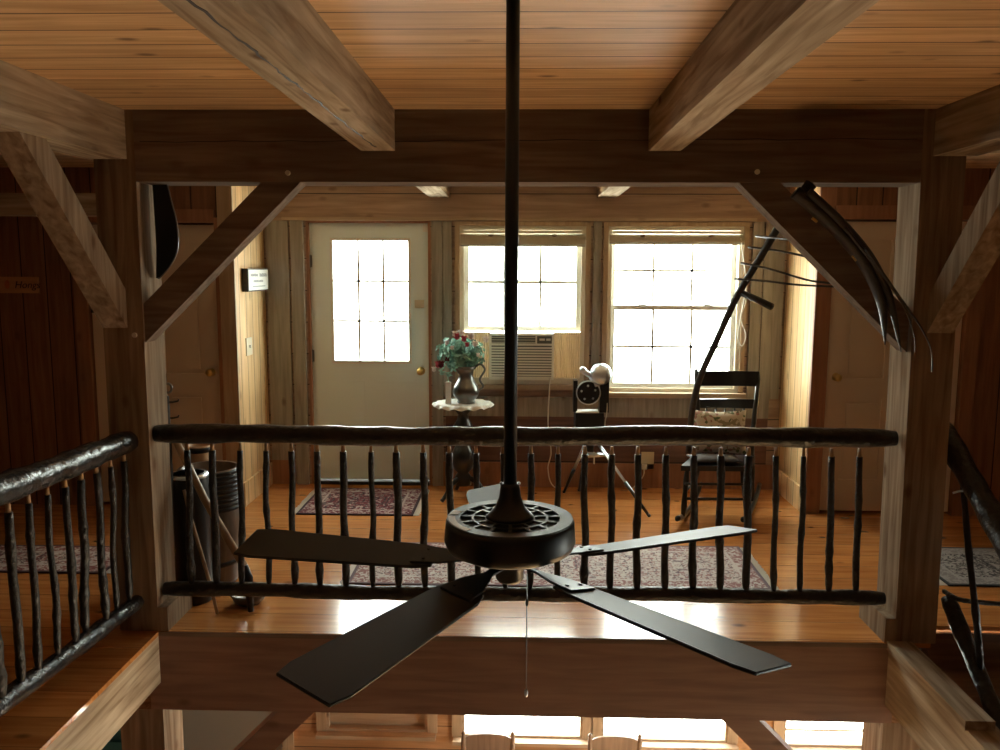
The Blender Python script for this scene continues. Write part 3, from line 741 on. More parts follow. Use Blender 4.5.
for (r0, r1) in ((.050, .060), (.086, .092), (.119, Rm-.004)):
    lathe(bm, [(r0, fz), (r1, fz), (r1, fz-.006), (r0, fz-.006)], fx, fy, 64, closed=True)
for nn, r0, r1, w0 in ((11, .059, .087, .004), (15, .091, .120, .0045)):
    for k in range(nn):
        an = 2*PI*(k+.3)/nn
        bx(bm, r0, r1, -w0, w0, fz-.006, fz-.0005, Matrix.Translation((fx, fy, 0)) @ Matrix.Rotation(an, 4, 'Z'))
obj('vented_top_plate', bm, 'fanplate', FN)
# label stickers on the top plate
bm = bmesh.new()
def arc(a0, a1, r0, r1):
    pts = [(fx+r1*math.cos(math.radians(a0+(a1-a0)*i/8)), fy+r1*math.sin(math.radians(a0+(a1-a0)*i/8))) for i in range(9)]
    pts += [(fx+r0*math.cos(math.radians(a1-(a1-a0)*i/8)), fy+r0*math.sin(math.radians(a1-(a1-a0)*i/8))) for i in range(9)]
    prism(bm, pts, 'Z', fz, fz+.0008)
arc(161, 174, .125, .146); arc(180, 228, .131, .147)
obj('sticker', bm, 'outlet', FN)
bm = bmesh.new(); lathe(bm, [(0, fz-.092), (.045, fz-.092), (.045, fz-.10), (.034, fz-.104), (.034, fz-.15), (.028, fz-.158), (0, fz-.158)], fx, fy, 32); obj('hub', bm, 'fanblack', FN, smooth=True)
BZ = fz-.116
for k, an in enumerate((169, 241, 313, 25, 97)):
    T = Matrix.Translation((fx, fy, BZ)) @ Matrix.Rotation(math.radians(an), 4, 'Z') @ Matrix.Rotation(math.radians(-11), 4, 'X')
    bm = bmesh.new(); L0, L1 = .185, .70
    out = []
    for i in range(13):
        t = i/12; x = L0+(L1-L0)*t; w = .052+.020*t
        if t > .93: w *= .86
        if t < .05: w *= .8
        out.append((x, w))
    pts = [(x, w) for x, w in out]+[(x, -w) for x, w in out[::-1]]
    vs = prism(bm, pts, 'Z', -.003, .004); bmesh.ops.transform(bm, matrix=T, verts=vs)
    bl = obj('blade', bm, 'blade', FN, 0.002)
    bm = bmesh.new(); vs = prism(bm, [(.02, .014), (.10, .011), (.17, .035), (.24, .04), (.24, -.04), (.17, -.035), (.10, -.011), (.02, -.014)], 'Z', .004, .009)
    bmesh.ops.transform(bm, matrix=T, verts=vs)
    for q in (-.022, .022):
        vs2 = lathe(bm, [(0, .012), (.006, .012), (.006, .009), (0, .009)], .21, q, 10, mat=T)
    obj('blade_iron', bm, 'fanblack', bl, 0.0015)
c0 = P(527, 590, Y=1.9-.03); c1 = P(527, 690, Y=1.9-.03)
bm = bmesh.new(); tube(bm, [(c0.x, c0.y, fz-.13), (c0.x, c0.y, c1.z)], .0011, 6)
pc = obj('pull_chain', bm, 'pewter', FN)
bm = bmesh.new(); ball(bm, (c0.x, c0.y, c1.z-.008), .006, (.8, .8, 1.8)); obj('chain_knob', bm, 'steel', pc, smooth=True)
bm = bmesh.new(); ball(bm, (c0.x, c0.y, fz-.20), .004, (1, 1, 2.6)); obj('chain_coupling', bm, 'blackpaint', pc, smooth=True)

# ================================================================== RUGS
def rug(px, label, cols, amount, sc, fringe=True):
    x0, x1, y0, y1 = px; cx, cy, hx, hy = (x0+x1)/2, (y0+y1)/2, (x1-x0)/2, (y1-y0)/2
    m = rugmat('rug_pattern', *cols, cx, cy, hx, hy, sc, amount)
    bm = bmesh.new(); bmesh.ops.create_grid(bm, x_segments=30, y_segments=20, size=1)
    for v in bm.verts: v.co = Vector((cx+v.co.x*hx, cy+v.co.y*hy, .009+.0015*math.sin(v.co.x*9)*math.sin(v.co.y*7)))
    ed = [e for e in bm.edges if e.is_boundary]; r = bmesh.ops.extrude_edge_only(bm, edges=ed)
    for v in [g for g in r['geom'] if isinstance(g, bmesh.types.BMVert)]: v.co.z = .0005
    o = tag(obj('rug', bm, m, None, smooth=False), label, 'rug')
    if fringe:
        for s, xx in ((-1, x0), (1, x1)):
            bm = bmesh.new(); yy = y0+.01
            while yy < y1-.01:
                l = .035+random.uniform(0, .01); bx(bm, min(xx, xx+s*l), max(xx, xx+s*l), yy, yy+.005, .001, .004); yy += .011
            obj('fringe', bm, 'cord', o)
    return o
rug((-1.53, -.73, 5.38, 6.05), 'small dark red patterned rug in front of the entrance door', ((.12, .015, .02), (.36, .29, .26), (.03, .01, .015), (.10, .01, .018)), .43, 1.0)
rug((-.92, 1.32, 4.15, 4.82), 'long faded pink and grey patterned rug in the middle of the loft', ((.30, .17, .17), (.52, .48, .46), (.14, .10, .12), (.26, .13, .13)), .52, 1.3)
rug((-3.5, -2.28, 4.25, 4.68), 'dark red and cream patterned rug on the left gallery floor', ((.22, .07, .06), (.45, .38, .34), (.07, .03, .03), (.2, .06, .05)), .5, 1.2)
rug((2.28, 3.3, 4.25, 4.86), 'grey patterned rug on the floor right of the right post', ((.10, .08, .08), (.30, .28, .26), (.03, .03, .03), (.2, .18, .17)), .5, 1.2)

# ================================================================== AIR CONDITIONER
ax0, ax1 = -.243, .238; az0, az1 = .846, 1.190; ay = YB-.12
AC = thing('air_conditioner', 'grey-beige window air conditioner set under the raised sash', 'air conditioner', (0, YB-.02, az0))
bm = bmesh.new(); bx(bm, ax0+.004, ax1-.004, ay+.02, YB+.30, az0+.004, az1-.004); obj('case', bm, 'plastic', AC, 0.006)
bm = bmesh.new()
bx(bm, ax0, ax1, ay, ay+.02, az1-.016, az1); bx(bm, ax0, ax1, ay, ay+.02, az1-.088, az1-.072); bx(bm, ax0, ax1, ay, ay+.02, az0, az0+.022)
bx(bm, ax0, ax0+.016, ay, ay+.02, az0, az1); bx(bm, ax1-.016, ax1, ay, ay+.02, az0, az1)
bx(bm, .100, .112, ay, ay+.02, az1-.075, az1-.012)
for k in range(11): z = az0+.028+k*.0205; bx(bm, ax0+.016, ax1-.016, ay-.002, ay+.010, z, z+.012)
for k in range(3): z = az1-.066+k*.018; bx(bm, ax0+.016, .100, ay+.004, ay+.016, z, z+.003)
obj('front_grille', bm, 'plastic', AC)
bm = bmesh.new(); bx(bm, ax0+.016, ax1-.016, ay+.015, ay+.019, az0+.022, az1-.088); obj('grille_backing', bm, 'plasticd', AC)
bm = bmesh.new(); bx(bm, ax0+.016, .100, ay+.015, ay+.019, az1-.072, az1-.016); obj('air_outlet', bm, 'plasticd', AC)
bm = bmesh.new(); bx(bm, .112, ax1-.016, ay+.004, ay+.019, az1-.072, az1-.016); cp = obj('control_panel', bm, 'plasticd', AC)
bm = bmesh.new(); bx(bm, .13, .17, ay+.001, ay+.004, az1-.05, az1-.034); bx(bm, .18, .212, ay+.001, ay+.004, az1-.05, az1-.034); obj('button', bm, 'plastic', cp)
for s, (q0, q1) in (('l', (-.44, ax0+.002)), ('r', (ax1-.002, .44))):
    bm = bmesh.new(); nn = 12; w = (q1-q0)/nn
    pts = []
    for k in range(2*nn+1): pts.append((q0+w*k/2, YB+.006-(.008 if k % 2 else 0)))
    pts2 = [(x, y+.004) for x, y in pts]; prism(bm, pts+pts2[::-1], 'Z', az0, az1+.004)
    obj('accordion_panel', bm, 'accordion', AC)
struct(box_obj('trim_19', (-.44, .44, YB-.01, YB+.03, .83, az0), 'tan'))
bm = bmesh.new()
tube(bm, curve([P(550, 378, Y=ay-.005), P(549, 395, Y=YB-.13), P(548, 425, Y=YB-.14), P(551, 452, Y=YB-.1), P(548, 470, Y=YB-.08), P(556, 488, Y=YB-.06), P(590, 492, Y=YB-.06), P(625, 492, Y=YB-.05), P(642, 478, Y=YB-.05), P(644, 468, Y=YB-.04)], 8), .0045, 6)
obj('power_cord', bm, 'cord', AC, smooth=True)
# outlet
o0 = P(641, 469, Y=YB-.012); o1 = P(654, 452, Y=YB-.012)
bm = bmesh.new(); bx(bm, o0.x, o1.x, YB-.020, YB-.012, o0.z, o1.z); wo = tag(obj('wall_outlet', bm, 'outlet', None, 0.003), 'almond wall outlet with a plug in it, beneath the right window', 'outlet')
bm = bmesh.new(); bx(bm, o0.x+.005, o0.x+.04, YB-.05, YB-.020, o0.z+.005, o0.z+.04); obj('plug', bm, 'plastic', wo, 0.004)

# ================================================================== FLOWER STAND
tc_ = P(463, 402, Y=5.85); tX, tY, tZ = tc_.x, 5.85, tc_.z
TBL = thing('plant_stand', 'slender dark turned pedestal stand below the bouquet', 'stand', (tX, tY, 0))
bm = bmesh.new(); lathe(bm, [(0, tZ-.012), (.185, tZ-.012), (.19, tZ-.018), (.19, tZ-.028), (.18, tZ-.034), (.05, tZ-.036), (0, tZ-.036)], tX, tY, 40); obj('round_top', bm, 'blackpaint', TBL, smooth=True)
prof = [(0, tZ-.036), (.05, tZ-.036), (.06, tZ-.06), (.035, tZ-.09), (.045, tZ-.13), (.07, tZ-.17), (.075, tZ-.21), (.05, tZ-.26), (.035, tZ-.3), (.06, tZ-.33), (.085, tZ-.38), (.09, tZ-.44), (.07, tZ-.49), (.04, tZ-.52), (.06, tZ-.55), (.06, .10), (0, .09)]
bm = bmesh.new(); lathe(bm, prof, tX, tY, 28); obj('pedestal', bm, 'blackpaint', TBL, smooth=True)
for k in range(3):
    a = PI/2+2*PI*k/3+.3; dx, dy2 = math.cos(a), math.sin(a)
    bm = bmesh.new(); tube(bm, curve([(tX+dx*.03, tY+dy2*.03, .15), (tX+dx*.10, tY+dy2*.10, .13), (tX+dx*.17, tY+dy2*.17, .05), (tX+dx*.21, tY+dy2*.21, .016)], 5), [.02]*6+[.016]*6+[.015]*4, 10); obj('leg', bm, 'blackpaint', TBL, smooth=True)
# scalloped doily
bm = bmesh.new(); nn = 112; c = bm.verts.new((tX, tY, tZ-.003)); prev = None; rings = []
for (r, z, sc) in ((.10, tZ-.003, 0), (.185, tZ-.003, 0), (.205, tZ-.006, .01), (.215, tZ-.026, .012)):
    rings.append([bm.verts.new((tX+(r+sc*math.cos(14*2*PI*k/nn))*math.cos(2*PI*k/nn), tY+(r+sc*math.cos(14*2*PI*k/nn))*math.sin(2*PI*k/nn), z+(.008*math.cos(14*2*PI*k/nn) if sc > .011 else 0))) for k in range(nn)])
for k in range(nn): bm.faces.new((c, rings[0][k], rings[0][(k+1) % nn]))
for i in range(3):
    for k in range(nn): bm.faces.new((rings[i][k], rings[i+1][k], rings[i+1][(k+1) % nn], rings[i][(k+1) % nn]))
tag(obj('doily', bm, 'doily', None, smooth=True), 'white scalloped lace doily draped over the plant stand top', 'doily')
# pitcher
vX = P(466, 390, Y=5.83).x; vY = 5.83; vz = tZ-.001
PT = thing('pitcher', 'pear-shaped pewter pitcher holding the bouquet on the doily', 'pitcher', (vX, vY, vz))
bm = bmesh.new(); lathe(bm, [(0, vz), (.06, vz), (.065, vz+.008), (.06, vz+.02), (.088, vz+.05), (.098, vz+.085), (.085, vz+.125), (.06, vz+.165), (.05, vz+.20), (.056, vz+.24), (.068, vz+.265), (.062, vz+.265), (.050, vz+.24), (.044, vz+.2), (0, vz+.19)], vX, vY, 36)
for v in bm.verts:
    if v.co.z > vz+.22 and v.co.x < vX-.03: v.co.x -= .02
obj('body', bm, 'pewter', PT, smooth=True)
bm = bmesh.new(); tube(bm, curve([(vX+.05, vY, vz+.245), (vX+.10, vY, vz+.28), (vX+.135, vY, vz+.24), (vX+.10, vY, vz+.17), (vX+.125, vY, vz+.12), (vX+.09, vY, vz+.09)], 6), .008, 8); obj('handle', bm, 'pewter', PT, smooth=True)
# bouquet
bq = thing('bouquet', 'silk bouquet of pink and white flowers with teal-green leaves in the pitcher', 'bouquet', (vX, vY, vz+.2))
bm = bmesh.new(); ctr = Vector((vX-.03, vY, vz+.36))
for i in range(620):
    d = Vector((random.gauss(0, 1), random.gauss(0, 1), random.gauss(0, 1))).normalized()
    p = ctr + Vector((d.x*.185, d.y*.12, d.z*.125))*random.uniform(.35, 1)
    if p.z < vz+.25 and abs(p.x-vX) < .06: continue
    s = random.uniform(.018, .040); Q = (Matrix.Translation(p) @ Matrix.Rotation(random.uniform(0, 6), 4, d) @ d.to_track_quat('Z', 'Y').to_matrix().to_4x4() @ Matrix.Rotation(random.uniform(.2, 1.3), 4, 'X'))
    vs = [bm.verts.new(Q @ Vector(q)) for q in ((-s, 0, 0), (-s*.3, s*.45, .004), (s, 0, 0), (-s*.3, -s*.45, .004))]; bm.faces.new(vs[:3]); bm.faces.new((vs[0], vs[2], vs[3]))
for i in range(26):
    d = Vector((random.gauss(0, 1), random.gauss(0, .6), abs(random.gauss(0, 1))+.3)).normalized()
    tube(bm, [(vX+d.x*.01, vY+d.y*.01, vz+.19), ctr+Vector((d.x*.15, d.y*.1, d.z*.10))], .0018, 4)
obj('foliage', bm, 'leaf', bq)
def blossom(p, r, mat, parent):
    bm = bmesh.new()
    r *= 1.3
    for ring, (nn, tilt, rr) in enumerate(((6, .9, 1), (5, .5, .75), (4, .2, .5))):
        for k in range(nn):
            a = 2*PI*k/nn+ring*.5; T = Matrix.Translation(p) @ Matrix.Rotation(a, 4, 'Z') @ Matrix.Rotation(-tilt, 4, 'Y')
            vs = [bm.verts.new(T @ Vector(q)) for q in ((0, 0, 0), (rr*r*.5, .35*r, rr*r*.35), (rr*r*.4, 0, rr*r), (rr*r*.5, -.35*r, rr*r*.35))]
            bm.faces.new(vs)
    return obj('blossom', bm, mat, parent)
for (px, py, r, mt) in ((457, 338, .034, 'pink'), (464, 340, .03, 'pink'), (461, 334, .03, 'whitepetal'), (471, 338, .038, 'whitepetal'), (455, 335, .03, 'whitepetal'), (475, 345, .03, 'whitepetal'), (486, 341, .032, 'whitepetal'), (447, 343, .022, 'whitepetal'), (441, 366, .035, 'darkred'), (452, 348, .02, 'whitepetal'), (478, 355, .02, 'whitepetal'), (467, 345, .022, 'pink')):
    blossom(P(px, py+2, Y=vY-.12), r*1.25, mt, bq)
# bud vase with a rose
gX, gY = P(448.5, 390, Y=5.78).x, 5.78
GV = thing('bud_vase', 'small clear square bud vase beside the pitcher', 'vase', (gX, gY, tZ-.003))
bm = bmesh.new(); bx(bm, gX-.02, gX+.02, gY-.02, gY+.02, tZ-.003, tZ+.155); obj('glass_body', bm, plain('pale_glass', (.85, .9, .9), .08, coat=1), GV, 0.004)
bm = bmesh.new(); tube(bm, [(gX, gY, tZ+.156), (gX-.005, gY, tZ+.19)], .003, 6)
rs = tag(obj('rose', bm, 'leaf'), 'single drooping pink and white flower in the bud vase', 'flower')
blossom(P(438, 368, Y=gY), .04, 'pink', rs); blossom(P(434, 372, Y=gY), .032, 'whitepetal', rs); blossom(P(447, 362, Y=gY), .03, 'darkred', rs)
bm = bmesh.new(); tube(bm, curve([(gX-.005, gY, tZ+.19), P(445, 374, Y=gY), P(439, 371, Y=gY)], 4), .003, 6)
for k in range(14):
    p = P(random.uniform(440, 452), random.uniform(366, 378), Y=gY); s = .02; a = random.uniform(0, 6)
    vs = [bm.verts.new(p+Vector((math.cos(a+q)*s*w, random.uniform(-.01, .01), math.sin(a+q)*s*w))) for q, w in ((0, 1), (1.57, .4), (3.14, 1), (4.71, .4))]; bm.faces.new(vs)
obj('leaves', bm, 'leaf', rs)

# ================================================================== MOVIE PROJECTOR ON TRIPOD
pY = 5.72; pc_ = P(591, 405, Y=pY); pX = pc_.x
zq = lambda py: P(591, py, Y=pY).z
xq = lambda px: P(px, 400, Y=pY).x
TP = thing('tripod', 'metal tripod with splayed legs carrying the antique projector', 'tripod', (pX, pY, 0))
apex = Vector((pX, pY, zq(441)))
feet = [P(649, 516, Z=.012), P(564, 492, Z=.012), Vector((pX-.05, 6.05, .012))]
for f in feet:
    d = (f-apex); a0 = apex + Vector((d.x, d.y, 0))*.12
    bm = bmesh.new(); mid = a0.lerp(f, .62); side = Vector((d.y, -d.x, 0)).normalized()*.012
    tube(bm, [a0+side, mid+side*.4], .006, 8); tube(bm, [a0-side, mid-side*.4], .006, 8)
    lg = obj('leg', bm, 'steel', TP, smooth=True)
    bm = bmesh.new(); tube(bm, [a0.lerp(f, .55), f], [.014, .010], 8); ball(bm, f+Vector((0, 0, .004)), .014, sub=1); obj('leg_foot', bm, 'blackpaint', lg, smooth=True)
bm = bmesh.new(); lathe(bm, [(0, apex.z+.005), (.075, apex.z+.005), (.08, apex.z-.005), (.07, apex.z-.02), (.03, apex.z-.03), (.02, apex.z-.10), (0, apex.z-.10)], pX, pY, 24); obj('head_plate', bm, 'blackpaint', TP, smooth=True)
bm = bmesh.new(); q = P(586, 455, Y=pY-.05); tube(bm, [q, P(608, 455, Y=pY-.05)], [.022, .009], 10); ball(bm, q, .026); tube(bm, [P(594, 452, Y=pY-.05), P(594, 464, Y=pY-.05)], .006, 8); obj('crank_head', bm, 'steel', TP, smooth=True)
PJ = thing('movie_projector', 'antique black and chrome movie projector on the tripod by the right window', 'projector', (pX, pY, apex.z))
bm = bmesh.new(); z0 = apex.z+.005
bx(bm, xq(575), xq(603), pY-.09, pY+.09, z0, zq(411)); obj('base_box', bm, 'blackpaint', PJ, 0.008)
bm = bmesh.new(); bx(bm, xq(576), xq(598), pY-.092, pY+.03, zq(411), zq(411)+.006); obj('platform', bm, 'paper', PJ, 0.002)
bm = bmesh.new(); bx(bm, xq(599), xq(608), pY-.06, pY+.06, zq(411), zq(378)); obj('column', bm, 'blackpaint', PJ, 0.006); bm = bmesh.new(); bx(bm, xq(573), xq(577), pY-.04, pY+.06, zq(411), zq(380)); obj('column', bm, 'blackpaint', PJ, 0.006)
dc = P(588, 392, Y=pY-.03)
bm = bmesh.new(); T = Matrix.Translation(dc) @ Matrix.Rotation(PI/2, 4, 'X')
lathe(bm, [(0, .04), (.075, .04), (.082, .032), (.082, -.03), (.075, -.04), (0, -.04)], 0, 0, 36, mat=T); obj('film_drum', bm, 'blackpaint', PJ, smooth=False)
bm = bmesh.new()
lathe(bm, [(.078, .046), (.086, .046), (.086, .038), (.078, .038)], 0, 0, 36, closed=True, mat=T)
for k in range(5):
    a = k*1.25+.4; ball(bm, dc+Vector((math.cos(a)*.05, -.045, math.sin(a)*.05)), .009, sub=1)
obj('drum_rim', bm, 'steel', PJ, smooth=True)
lc = P(600, 375, Y=pY-.02)
bm = bmesh.new(); T = Matrix.Translation(lc) @ Matrix.Rotation(math.radians(28), 4, 'Y') @ Matrix.Rotation(math.radians(60), 4, 'X')
lathe(bm, [(0, .085), (.04, .08), (.068, .055), (.078, .02), (.074, -.03), (.05, -.06), (.03, -.10), (0, -.10)], 0, 0, 28, mat=T); obj('lamp_house', bm, 'steel', PJ, smooth=True)
bm = bmesh.new(); tube(bm, curve([P(583, 371, Y=pY-.04), P(588, 374, Y=pY-.05), P(594, 378, Y=pY-.05), P(597, 386, Y=pY-.05)], 5), [.02]*8+[.026]*8, 12); ball(bm, P(583, 370, Y=pY-.04), .026); obj('lens', bm, 'steel', PJ, smooth=True)
bm = bmesh.new(); tube(bm, curve([P(607, 392, Y=pY-.05), P(607, 410, Y=pY-.06), P(605, 423, Y=pY-.06), P(604, 440, Y=pY-.03)], 5), .004, 6); obj('lead', bm, 'cord', PJ, smooth=True)

# ================================================================== ROCKING CHAIR
RC = thing('rocking_chair', 'black painted ladder-back rocking chair in front of the right window', 'chair', (1.33, 5.45, 0))
yF, yR = 5.33, 5.66
zs = P(712, 466, Y=yF).z
sl, sr_ = P(681, 466, Y=yF).x, P(750, 470, Y=yF).x
bl_, br_ = P(699, 440, Y=yR).x, P(752, 440, Y=yR).x
bm = bmesh.new(); prism(bm, [(sl, yF), (sr_, yF), (br_+.03, yR+.01), (bl_-.03, yR+.01)], 'Z', zs-.035, zs); obj('seat', bm, 'blackpaint', RC, 0.010)
yt = 5.80
tl, tr = P(696, 369, Y=yt), P(758, 372, Y=yt)
for nm, b0, t0 in (('l', bl_, tl), ('r', br_, tr)):
    bm = bmesh.new(); tube(bm, [(b0, yR-.01, zs-.02), (b0, yR, zs+.12), (t0.x, t0.y-.02, t0.z-.06), (t0.x, t0.y, t0.z)], [.019, .019, .016, .012], 12); obj('back_post', bm, 'blackpaint', RC, smooth=True)
def slat(py0, py1, yy, y_top):
    bm = bmesh.new(); n = 12; x0 = bl_+(tl.x-bl_)*yy; x1 = br_+(tr.x-br_)*yy; z0 = P(725, py1, Y=y_top).z; z1 = P(725, py0, Y=y_top).z; pts = []
    for i in range(n+1): t = i/n; pts.append((x0+(x1-x0)*t, y_top+.02*math.sin(PI*t)))
    pts2 = [(x, y-.014) for x, y in pts]; prism(bm, pts+pts2[::-1], 'Z', z0, z1); return obj('back_slat', bm, 'blackpaint', RC, 0.003)
slat(371, 386, .93, 5.775); slat(399, 408, .62, 5.745)
for k in range(5):
    f = (k+.8)/5.6; bm = bmesh.new(); xb = bl_+(br_-bl_)*f; tube(bm, [(xb, yR, zs-.01), (xb+.01, 5.74, P(725, 408, Y=5.745).z)], .007, 8); obj('spindle', bm, 'blackpaint', RC, smooth=True)
rz = .045
lf = [(sl+.05, yF+.04, sl+.02, yF-.02), (sr_-.04, yF+.04, sr_-.01, yF-.02), (bl_, yR-.03, bl_-.03, yR+.04), (br_, yR-.03, br_+.03, yR+.04)]
for (a, b, c, d) in lf:
    bm = bmesh.new(); p0 = Vector((a, b, zs-.03)); p1 = Vector((c, d, rz))
    tube(bm, [p0, p0.lerp(p1, .25), p0.lerp(p1, .5), p0.lerp(p1, .8), p1], [.014, .02, .016, .02, .013], 10); obj('leg', bm, 'blackpaint', RC, smooth=True)
for x0, x1 in ((sl+.02, bl_-.03), (sr_-.01, br_+.03)):
    bm = bmesh.new(); pts = []; n = 16
    for i in range(n+1):
        t = i/n; yy = yF-.16+(yR+.30-yF+.16)*t; zz = .016+.075*(2*t-.9)**2*.8; pts.append((yy, zz))
    xm = lambda yy: x0+(x1-x0)*(yy-yF)/(yR-yF)
    tube(bm, [(xm(y), y, z+.006) for y, z in pts], .016, 8, squash=1.2); obj('rocker', bm, 'blackpaint', RC, smooth=True)
for (z, dd) in ((.16, 0), (.26, 0)):
    bm = bmesh.new(); tube(bm, [(sl+.03, yF, z), (sr_-.02, yF, z)], .009, 8); obj('stretcher', bm, 'blackpaint', RC, smooth=True)
for (xa, xb) in ((sl+.03, bl_-.01), (sr_-.02, br_+.01)):
    bm = bmesh.new(); tube(bm, [(xa, yF+.01, .2), (xb, yR, .2)], .009, 8); obj('stretcher', bm, 'blackpaint', RC, smooth=True)
# floral pillow
m, nt, b = new_mat('floral_cushion_cloth')
tcn = nt.nodes.new('ShaderNodeTexCoord'); vo = nt.nodes.new('ShaderNodeTexVoronoi'); vo.inputs['Scale'].default_value = 48; vo.inputs['Randomness'].default_value = 1
nt.links.new(tcn.outputs['Object'], vo.inputs['Vector']); cr = nt.nodes.new('ShaderNodeValToRGB'); cr.color_ramp.interpolation = 'CONSTANT'
for i, (p, c) in enumerate(((0, (.62, .56, .46)), (.45, (.30, .26, .16)), (.6, (.62, .56, .46)), (.72, (.36, .2, .16)), (.82, (.12, .16, .08)), (.9, (.6, .55, .45)))):
    e = cr.color_ramp.elements[i] if i < 2 else cr.color_ramp.elements.new(p)
    e.position = p; e.color = (*c, 1)
sp_ = nt.nodes.new('ShaderNodeSeparateColor'); nt.links.new(vo.outputs['Color'], sp_.inputs[0]); nt.links.new(sp_.outputs[0], cr.inputs[0]); nt.links.new(cr.outputs[0], b.inputs['Base Color']); b.inputs['Roughness'].default_value = .9
M['floral'] = m
def cushion(name, cx, cy, cz, w, h, d, rotx, mat, label):
    bm = bmesh.new(); bmesh.ops.create_cube(bm, size=2); bmesh.ops.subdivide_edges(bm, edges=bm.edges[:], cuts=7, use_grid_fill=True)
    for v in bm.verts:
        u, t, s = v.co.x, v.co.z, v.co.y
        k = (1-abs(u)**2.5)*(1-abs(t)**2.5); v.co = Vector((u*w/2*(1-.06*(1-t*t)), s*d/2*(.12+.88*k**.5), t*h/2*(1-.10*(1-u*u))))
    bmesh.ops.transform(bm, matrix=Matrix.Translation((cx, cy, cz)) @ Matrix.Rotation(rotx, 4, 'X'), verts=bm.verts[:])
    return tag(obj(name, bm, mat, None, smooth=True), label, 'cushion')
pz = P(720, 411, Y=5.62).z
cushion('throw_pillow', (P(693, 415, Y=5.6).x+P(748, 415, Y=5.6).x)/2, 5.615, zs+.012+(pz-zs)/2, .37, pz-zs-.01, .10, -.18, 'floral', 'cream floral throw pillow leaning on the rocking chair back')
cushion('seat_cushion', (sl+sr_)/2+.02, 5.455, zs+.022, .34, .2, .045, PI/2, plain('dark_cushion_cloth', (.05, .04, .035), .9), 'dark flat cushion on the rocking chair seat')

# ================================================================== SCYTHE AND HANGING CRADLE
sl_ = P(681, 466, Y=5.33).x
SC = thing('scythe', 'old hay rake scythe leaning across the right window, with thin level tines', 'scythe', P(695, 400, Y=5.15))
bm = bmesh.new(); tube(bm, curve([P(781, 222, Y=4.45), P(760, 258, Y=4.55), P(736, 298, Y=4.7), P(717, 340, Y=4.85), P(700, 378, Y=5.0), P(692, 412, Y=5.12), Vector((sl_+.05, 5.34, .475))], 6), .020, 10, .04); obj('snath', bm, 'tine', SC, smooth=True)
bm = bmesh.new(); tube(bm, [P(739, 292, Y=4.68), P(756, 299, Y=4.62), P(772, 307, Y=4.55)], [.017, .019, .020], 10); obj('hand_grip', bm, 'tine', SC, smooth=True)
for pts in (((756, 236), (775, 238), (800, 239)), ((748, 247), (780, 251), (815, 258), (840, 259)), ((741, 263), (770, 269), (812, 281), (850, 284)), ((735, 279), (765, 281), (800, 285), (850, 287))):
    bm = bmesh.new(); n = len(pts); tube(bm, curve([P(p[0], p[1], Y=4.62-.42*i/(n-1)) for i, p in enumerate(pts)], 6), .0058, 8); obj('tine', bm, 'tine', SC, smooth=True)
HC = thing('grain_cradle', 'dark curved wooden grain cradle hanging over the right brace', 'cradle', P(850, 260, Y=3.46))
def blade(pts, ys, w, name, r2, mat='tine'):
    bm = bmesh.new(); cp = curve([P(p[0], p[1], Y=y) for p, y in zip(pts, ys)], 7)
    n = len(cp); rad = [r2(i/(n-1)) for i in range(n)]
    tube(bm, cp, rad, 12, squash=.55); return obj(name, bm, mat, HC, smooth=True)
prf = lambda t: .045 if t < .15 else (.060 if t < .55 else .060-.056*((t-.55)/.45)**1.1)
blade([(795, 192), (815, 208), (843, 236), (868, 268), (882, 305), (885, 345)], [3.50, 3.49, 3.48, 3.47, 3.46, 3.46], None, 'broad_finger', lambda t: .050 if t < .6 else max(.004, .050*(1-((t-.6)/.4)**1.6)))
blade([(808, 192), (840, 222), (870, 258), (890, 300), (901, 352)], [3.46, 3.45, 3.44, 3.43, 3.43], None, 'curved_finger', lambda t: max(.004, .034*(1-t**5)))
blade([(845, 228), (880, 272), (903, 305), (914, 335), (915, 352)], [3.42, 3.41, 3.40, 3.39, 3.39], None, 'thin_finger', lambda t: max(.003, .014*(1-t)))
blade([(865, 248), (900, 298), (920, 326), (931, 350), (932, 372)], [3.40, 3.40, 3.38, 3.37, 3.36], None, 'thin_finger', lambda t: max(.0035, .012*(1-t)))
bm = bmesh.new(); tube(bm, [P(800, 198, Y=3.50), P(811, 184, Y=3.50)], [.022, .026], 8); obj('stub', bm, 'tine', HC)
bm = bmesh.new(); 
tube(bm, [P(812, 218, Y=3.42), P(817, 222, Y=3.42)], .006, 6); tube(bm, [P(852, 256, Y=3.40), P(856, 261, Y=3.40)], .004, 6); obj('metal_fitting', bm, 'brass', HC)

# dark rounded metal scoop hanging on the inner face of the left post
ov = thing('hanging_scoop', 'dark rounded metal scoop hanging on the inner side of the left post under the header', 'scoop', (-1.65, 3.70, 1.75))
oY = 3.70
outl = [P(px, py, Y=oY) for px, py in ((169, 184), (173, 200), (178, 220), (180, 240), (178, 254), (172, 266), (163, 277), (160, 278))]
rim = [Vector((p.x, oY-.02, p.z)) for p in curve(outl, 5)]
xl = -1.662
cen = Vector((xl+.03, oY+.05, outl[3].z))
bm = bmesh.new(); rows = []
for f in (0, .25, .5, .75, .92):  # inner rows also fill the shadow beside the post with dark dish
    rows.append([bm.verts.new((xl+(p.x-xl)*(1-f)+.001*f, p.y+.015*math.sin(f*PI/2), p.z)) for p in rim])
for a_, b_ in zip(rows, rows[1:]):
    for k in range(len(a_)-1): bm.faces.new((a_[k], a_[k+1], b_[k+1], b_[k]))
obj('dish', bm, 'blackcan', ov, smooth=True)
bm = bmesh.new(); tube(bm, rim, .0035, 8); obj('rim', bm, 'pewter', ov, smooth=True)

